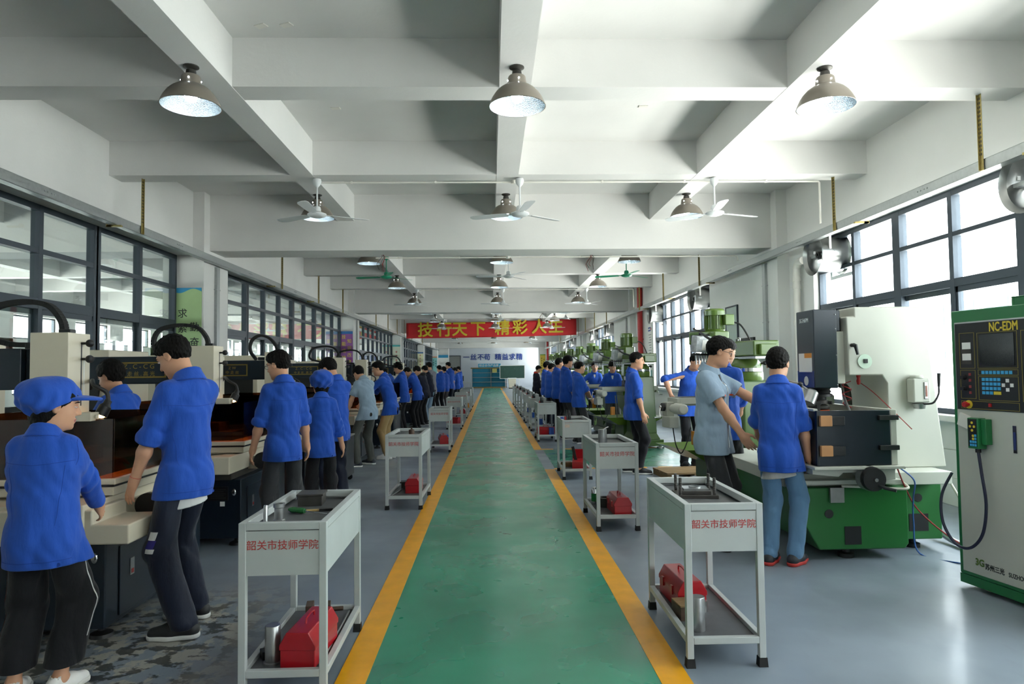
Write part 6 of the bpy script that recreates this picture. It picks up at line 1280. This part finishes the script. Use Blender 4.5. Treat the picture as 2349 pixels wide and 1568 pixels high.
def wrist_band(i, k, m, r=.0285, w=.004, name='bracelet'):
    sg, sh, el, wr, palm = i['arms'][k]; d = unit(wr-el); c = wr-d*.01; z = Vector(d); M_ = T(*c) @ z.to_track_quat('Z', 'Y').to_matrix().to_4x4()
    MB(M_).lathe([(r*i['s'], -w), (r*i['s']+.003, 0), (r*i['s'], w)], n=20).build(name, m, i['root'])
def x_watch(i): wrist_band(i, 0, SK['black'], .029, .012, 'wrist_watch')
def stripe(i, k, ang, cols, z0=.12, z1=.80, w=.012):
    tr = [c for c in i['root'].children if c.name.startswith('trousers')][0]; bv = BVHTree.FromPolygons([v.co for v in tr.data.vertices], [p.vertices for p in tr.data.polygons]); sg, hp, kn, an, fd = i['lg'][k]
    d = V(math.cos(math.radians(ang)), math.sin(math.radians(ang)), 0); tn = V(-d[1], d[0], 0)
    for j, m in enumerate(cols):
        L, R_ = [], []
        for q in range(26):
            z = z0+(z1-z0)*q/25
            c = kn+(hp-kn)*(z-kn[2])/(hp[2]-kn[2]) if z > kn[2] else an+(kn-an)*(z-an[2])/(kn[2]-an[2])
            for lst, o in ((L, j-.5*len(cols)), (R_, j+1-.5*len(cols))):
                h_ = bv.ray_cast(Vector(c+d*.4+tn*w*o), Vector(-d))
                if h_[0]: lst.append(tuple(h_[0]+h_[1]*.0025))
        n = min(len(L), len(R_))
        if n > 3: MB().add(L[:n]+R_[:n], [(q, q+1, n+q+1, n+q) for q in range(n-1)], 0, True).build('side_stripe', m, tr)
def x_girl(i):
    stripe(i, 0, 190, [SK['white'], SK['red'], SK['white']], .2, .62, .007); stripe(i, 1, -12, [SK['white']], .25, .7, .007)
    for c in i['root'].children:
        if c.name.startswith('shoe'):
            k = 0 if sum(v.co.x for v in c.data.vertices) < 0 else 1; sg, hp, kn, an, fd = i['lg'][k]
            MB(T(*(an-V(fd[0], fd[1], 0)*.088*i['s']-V(0, 0, .018)))).ball((0, 0, 0), .022, 12, sc=(1, .5, .9)).build('red_heel', mat_cached('metallic_red', '#c02a20', .25), c)
    HMm = i['HM']
def x_shirt(i):      # zip, pocket flaps and orange trims
    jo = i['jo']; bv = BVHTree.FromPolygons([v.co for v in jo.data.vertices], [p.vertices for p in jo.data.polygons]); s = i['s']; Rc = i['Rc']; S3 = i['S3']; fd = Rc @ V(0, -1, 0)
    def pr(px, pz, off=.002):
        p = S3+Rc @ V(px, .6, pz)*s; h_ = bv.ray_cast(Vector(p), Vector(fd)); return tuple(h_[0]+h_[1]*off) if h_[0] else None
    def strip(x0, x1, z0, z1, m, nm, off=.003):
        n = 7; a = [pr(x0+(x1-x0)*q/n, z0+(0 if nm != 'flap' else 0), off) for q in range(n+1)]; b = [pr(x0+(x1-x0)*q/n, z1, off) for q in range(n+1)]
        if all(a) and all(b): MB().add(a+b, [(q, q+1, n+2+q, n+1+q) for q in range(n)], 0, True).build(nm, m, jo)
    zp = [pr(.0, -.09-.03*q, .003) for q in range(19)]; zp = [p for p in zp if p]; MB().tube(zp, .0035, 6).build('zip', M['chrome'], jo)
    for x0 in (.018, -.018): MB().tube([p for p in [pr(x0, -.09-.03*q, .0005) for q in range(19)] if p], .0013, 5).build('seam', SK['grey'], jo)
    for sg in (-1, 1):
        x0, x1 = sorted((sg*.045, sg*.135)); strip(x0, x1, -.195, -.207, SK['orange'], 'orange_trim'); strip(x0, x1, -.155, -.195, SK['lblue'], 'flap', .004)
        for e in ([(x0, -.207), (x0, -.32), (x1, -.32), (x1, -.207)],):
            P = []
            for (ax, az), (bx_, bz) in zip(e, e[1:]): P += [pr(ax+(bx_-ax)*q/8, az+(bz-az)*q/8, .0005) for q in range(9)]
            P = [p for p in P if p]; MB().tube(P, .0012, 5).build('seam', SK['grey'], jo)
        p = pr(sg*.09, -.185, .004); 
        if p: MB().ball(p, .006, 10).build('button', M['chrome'], jo)
NR, MR, FR_ = .0055, .009, .014
# left of the aisle
person('girl in a blue peaked cap, back to the camera at the nearest left machine', -2.14, 3.36, 12, 1.45, head=(-62, 8), cap='visor', hair='long', female=True, sleeve='long', legs='black', wide=.035, legcut=.16, hem=-.04, res=NR, shoes=('#eceae6', '#d8d6d0'), seams=True, handL=(-.22, .32, .95), handR=(.17, .34, .98), hintL=(-.8, -.4, -.5), hintR=(.8, -.4, -.5), bulk=1.22, extra=x_girl, feet=[(-.12, -.02, 4), (.10, .0, -30)])
person('tall student in blue jacket and dark track trousers with a white patch, nearest left machine', -1.83, 4.18, 56, 1.75, head=(22, 30), bulk=.9, legs='dnavy', wide=.012, res=NR, tee='white', seams=True, handL=(-.25, .20, .72), hintL=(-.5, -.6, 0), handR=(.16, .36, .84), feet=[(-.10, -.12, 42), (.13, .12, 30)], shoes=('#1a1b1d', '#d9d9d6'), extra=x_track, curl=10)
person('student seen in profile behind the white machine head, between two left machines', -2.98, 5.62, 70, 1.61, head=(8, 14), hair='bowl', res=NR, legs='black', handL=(-.1, .4, .95), handR=(.12, .4, .95), lean=8)
person('student with glasses in blue jacket and charcoal trousers, looking left', -1.80, 6.0, 24, 1.69, head=(48, 14), glasses=True, legs='dgrey', res=NR, seams=True, handL=(-.25, .10, .84), handR=(.22, .12, .86), hintL=(-.15, -1, 0), hintR=(.15, -1, 0), bulk=.88)
person('girl in a round blue cap and black trousers, back to the camera', -1.71, 6.95, 14, 1.49, head=(10, 4), cap='round', hair='long', female=True, sleeve='mid', legs='black', res=NR, seams=True, handR=(.25, .12, .82), handL=(-.2, .25, .9), bulk=.92)
person('student bending his head over the machine, beyond the girl in the round cap', -1.74, 7.7, 40, 1.68, head=(28, 32), legs='dnavy', res=MR, handL=(-.1, .40, .92), handR=(.1, .38, .9), seams=True)
person('man in light blue short-sleeved shirt leaning over a left machine', -2.02, 11.15, 42, 1.66, lean=23, bulk=.93, head=(6, 26), top='lblue', sleeve='short', legs='olive', res=MR, shoes=('#1b2330', '#e8e6e2'), handL=(-.26, .26, .80), handR=(.12, .45, .95), feet=[(-.20, -.02, 50), (.14, .10, 20)], extra=x_watch, hair='short')
person('student in khaki trousers leaning towards a left machine, face in profile', -1.80, 12.0, 78, 1.71, bulk=.94, lean=20, head=(14, 6), legs='khaki', res=MR, handL=(-.14, .58, 1.02), handR=(.10, .50, 1.0), shoes=('#e0e0de', '#cfcfcc'))
person('curly haired student in blue jacket standing at a left machine', -2.16, 16.8, 72, 1.72, head=(8, 18), hair='curly', sleeve='long', legs='black', res=MR, handR=(.2, .02, .80), handL=(-.12, .45, .95), lean=8, shoes=('#202124', '#3a3a3a'))
person('student with glasses bending low between left machines', -2.55, 17.9, 84, 1.68, lean=26, head=(10, 28), glasses=True, legs='black', res=MR, handL=(-.1, .5, .95), handR=(.1, .5, .95))
person('student bent over in blue jacket behind the curly haired one', -1.98, 18.1, 70, 1.70, lean=24, head=(0, 36), sleeve='long', legs='black', res=FR_, handL=(-.1, .5, .9), handR=(.1, .5, .9))
person('student in navy hooded top leaning over a machine', -1.90, 19.3, 62, 1.70, lean=18, head=(6, 30), top='navyhood', sleeve='long', legs='black', res=FR_, handL=(-.1, .5, .95), handR=(.1, .5, .95), collar=False, hair='bowl')
person('student in dark navy jacket and pale jeans, beside the hooded one', -1.84, 20.4, 55, 1.70, lean=14, head=(0, 20), top='navy', sleeve='long', legs='ljean', res=FR_, handL=(-.1, .5, .95), handR=(.1, .4, .9))
person('man in grey sweater and black trousers, back turned', -1.88, 21.6, 40, 1.80, lean=6, head=(12, 12), top='grey', sleeve='long', legs='black', res=FR_, handL=(-.1, .4, 1.0), handR=(.15, .35, 1.0), collar=False)
person('student in blue jacket, back turned, just beyond the grey sweater', -1.84, 25.0, 40, 1.72, head=(8, 14), sleeve='long', legs='black', res=FR_)
person('student in blue jacket and grey trousers beside a blue jacketed friend', -1.74, 26.0, 42, 1.67, head=(12, 12), sleeve='long', legs='mauve', res=FR_, hair='bowl')
person('tallest student with glasses looking over the others at the far left', -1.62, 25.6+1.3, 40, 1.86, head=(30, 10), glasses=True, legs='dnavy', res=FR_)
person('student half hidden behind the tallest one at the far left', -1.62, 28.2, 60, 1.68, head=(10, 10), legs='black', res=FR_)
person('student in blue jacket looking down at his hands, far left by the trolleys', -1.46, 29.6, 85, 1.66, head=(10, 26), legs='dnavy', res=FR_, handL=(-.06, .38, 1.08), handR=(.08, .38, 1.08), hair='bowl')
person('student just behind the one looking at his hands', -1.42, 31.4, 80, 1.71, head=(10, 12), legs='black', res=FR_)
# right of the aisle
person('man in grey-blue short-sleeved shirt and glasses by the trolley', 1.88, 5.78, -128, 1.765, head=(28, 16), top='lblue', sleeve='short', legs='dgrey', glasses=True, res=NR, opened='dgrey', handR=(.16, .30, .93), hintR=(.5, -.6, 0), handL=(-.20, .48, 1.10), hintL=(-.6, .0, -.6), shoes=('#4a2f22', '#2a1d16'), extra=x_shirt, hair='short', bulk=1.04)
person('student in blue jacket and faded jeans, back to the camera by the large machine', 2.21, 5.22, -16, 1.64, head=(-22, 8), hair='short', legs='jean', tee='gtee', res=NR, seams=True, handR=(.26, .10, .70), hintR=(.6, -.6, 0), handL=(-.12, .34, 1.0), shoes=('#23262c', '#b5352f'), feet=[(-.09, .02, -20), (.10, .02, -34)], hem=-.02, bulk=.96)
person('student hidden behind the man in the grey-blue shirt', 2.30, 6.75, -30, 1.80, head=(-30, 16), hair='short', res=MR, legs='black', handL=(-.1, .35, 1.0), handR=(.1, .35, 1.0), lean=6)
person('student leaning behind the table of the nearest milling machine', 3.05, 10.45, 196, 1.76, lean=18, head=(10, 16), res=MR, legs='black', handL=(-.1, .42, 1.05), handR=(.34, .05, 1.08), hintR=(1, -.3, .2), hair='short', shoes=('#202226', '#202226'))
person('student in profile with black trousers and black trainers by the green cross aisle', 2.07, 9.88, -92, 1.74, head=(-4, 6), res=NR, legs='black', hair='crop', handR=(.22, .10, .80), handL=(-.22, .05, .8), shoes=('#15161a', '#e2e0da'), feet=[(-.10, -.06, 0), (.11, .05, -14)], legcut=.10, tee=None)
person('student facing the camera behind a vice on the second milling machine', 2.72, 15.25, 172, 1.70, lean=14, head=(4, 10), res=MR, legs='olive', hair='bowl', opened='white', handL=(-.2, .35, 1.0), handR=(.3, .1, .9))
person('student in open blue jacket and white tee facing the camera, third milling machine', 2.66, 17.5, 176, 1.70, lean=8, head=(6, 4), res=MR, legs='black', opened='white', handL=(-.15, .40, 1.05), handR=(.32, .02, .95), hintR=(1, -.2, 0))
person('crew cut student with hands clasped in front, right row', 1.80, 14.05, -72, 1.66, head=(0, 6), res=MR, hair='crop', legs='dgrey', handR=(.04, .30, .90), handL=(-.03, .31, .92), hintR=(1, -.5, 0), hintL=(-1, -.5, 0), opened='white')
person('tall student with bowl cut and mauve trousers, right row', 1.64, 14.9, -70, 1.80, head=(-4, 6), res=MR, hair='bowl', legs='mauve', sleeve='mid', handR=(.22, .08, .84), opened='white')
person('blue jacketed student mostly hidden behind the crew cut one', 2.05, 16.4, -75, 1.68, head=(0, 10), res=FR_, legs='jean')
person('student in black trousers looking right, right row behind the bowl cut', 1.66, 17.0, -66, 1.79, head=(-6, 6), res=MR, legs='black', handR=(.18, .25, 1.0))
person('flushed faced student peering between the right row students', 1.86, 18.2, -100, 1.70, head=(10, 6), res=FR_, legs='black')
person('dark haired student in navy trousers, back of the right row', 1.64, 19.0, -60, 1.68, head=(-10, 10), res=FR_, legs='dnavy', sleeve='long')
person('student in blue jacket and grey trousers with a folded arm, far right row', 1.62, 20.2, -70, 1.74, head=(-4, 0), res=FR_, legs='olive', handR=(.12, .34, .95), opened='white')
person('student bending over at the far end of the right row', 1.84, 22.0, -60, 1.70, lean=14, head=(-6, 26), res=FR_, legs='dnavy', handR=(.1, .4, 1.1))
person('student in black jacket with a red collar, far end of the right row', 1.62, 24.3, -70, 1.67, head=(-4, 20), res=FR_, top='navy', sleeve='long', legs='black', collar='red')
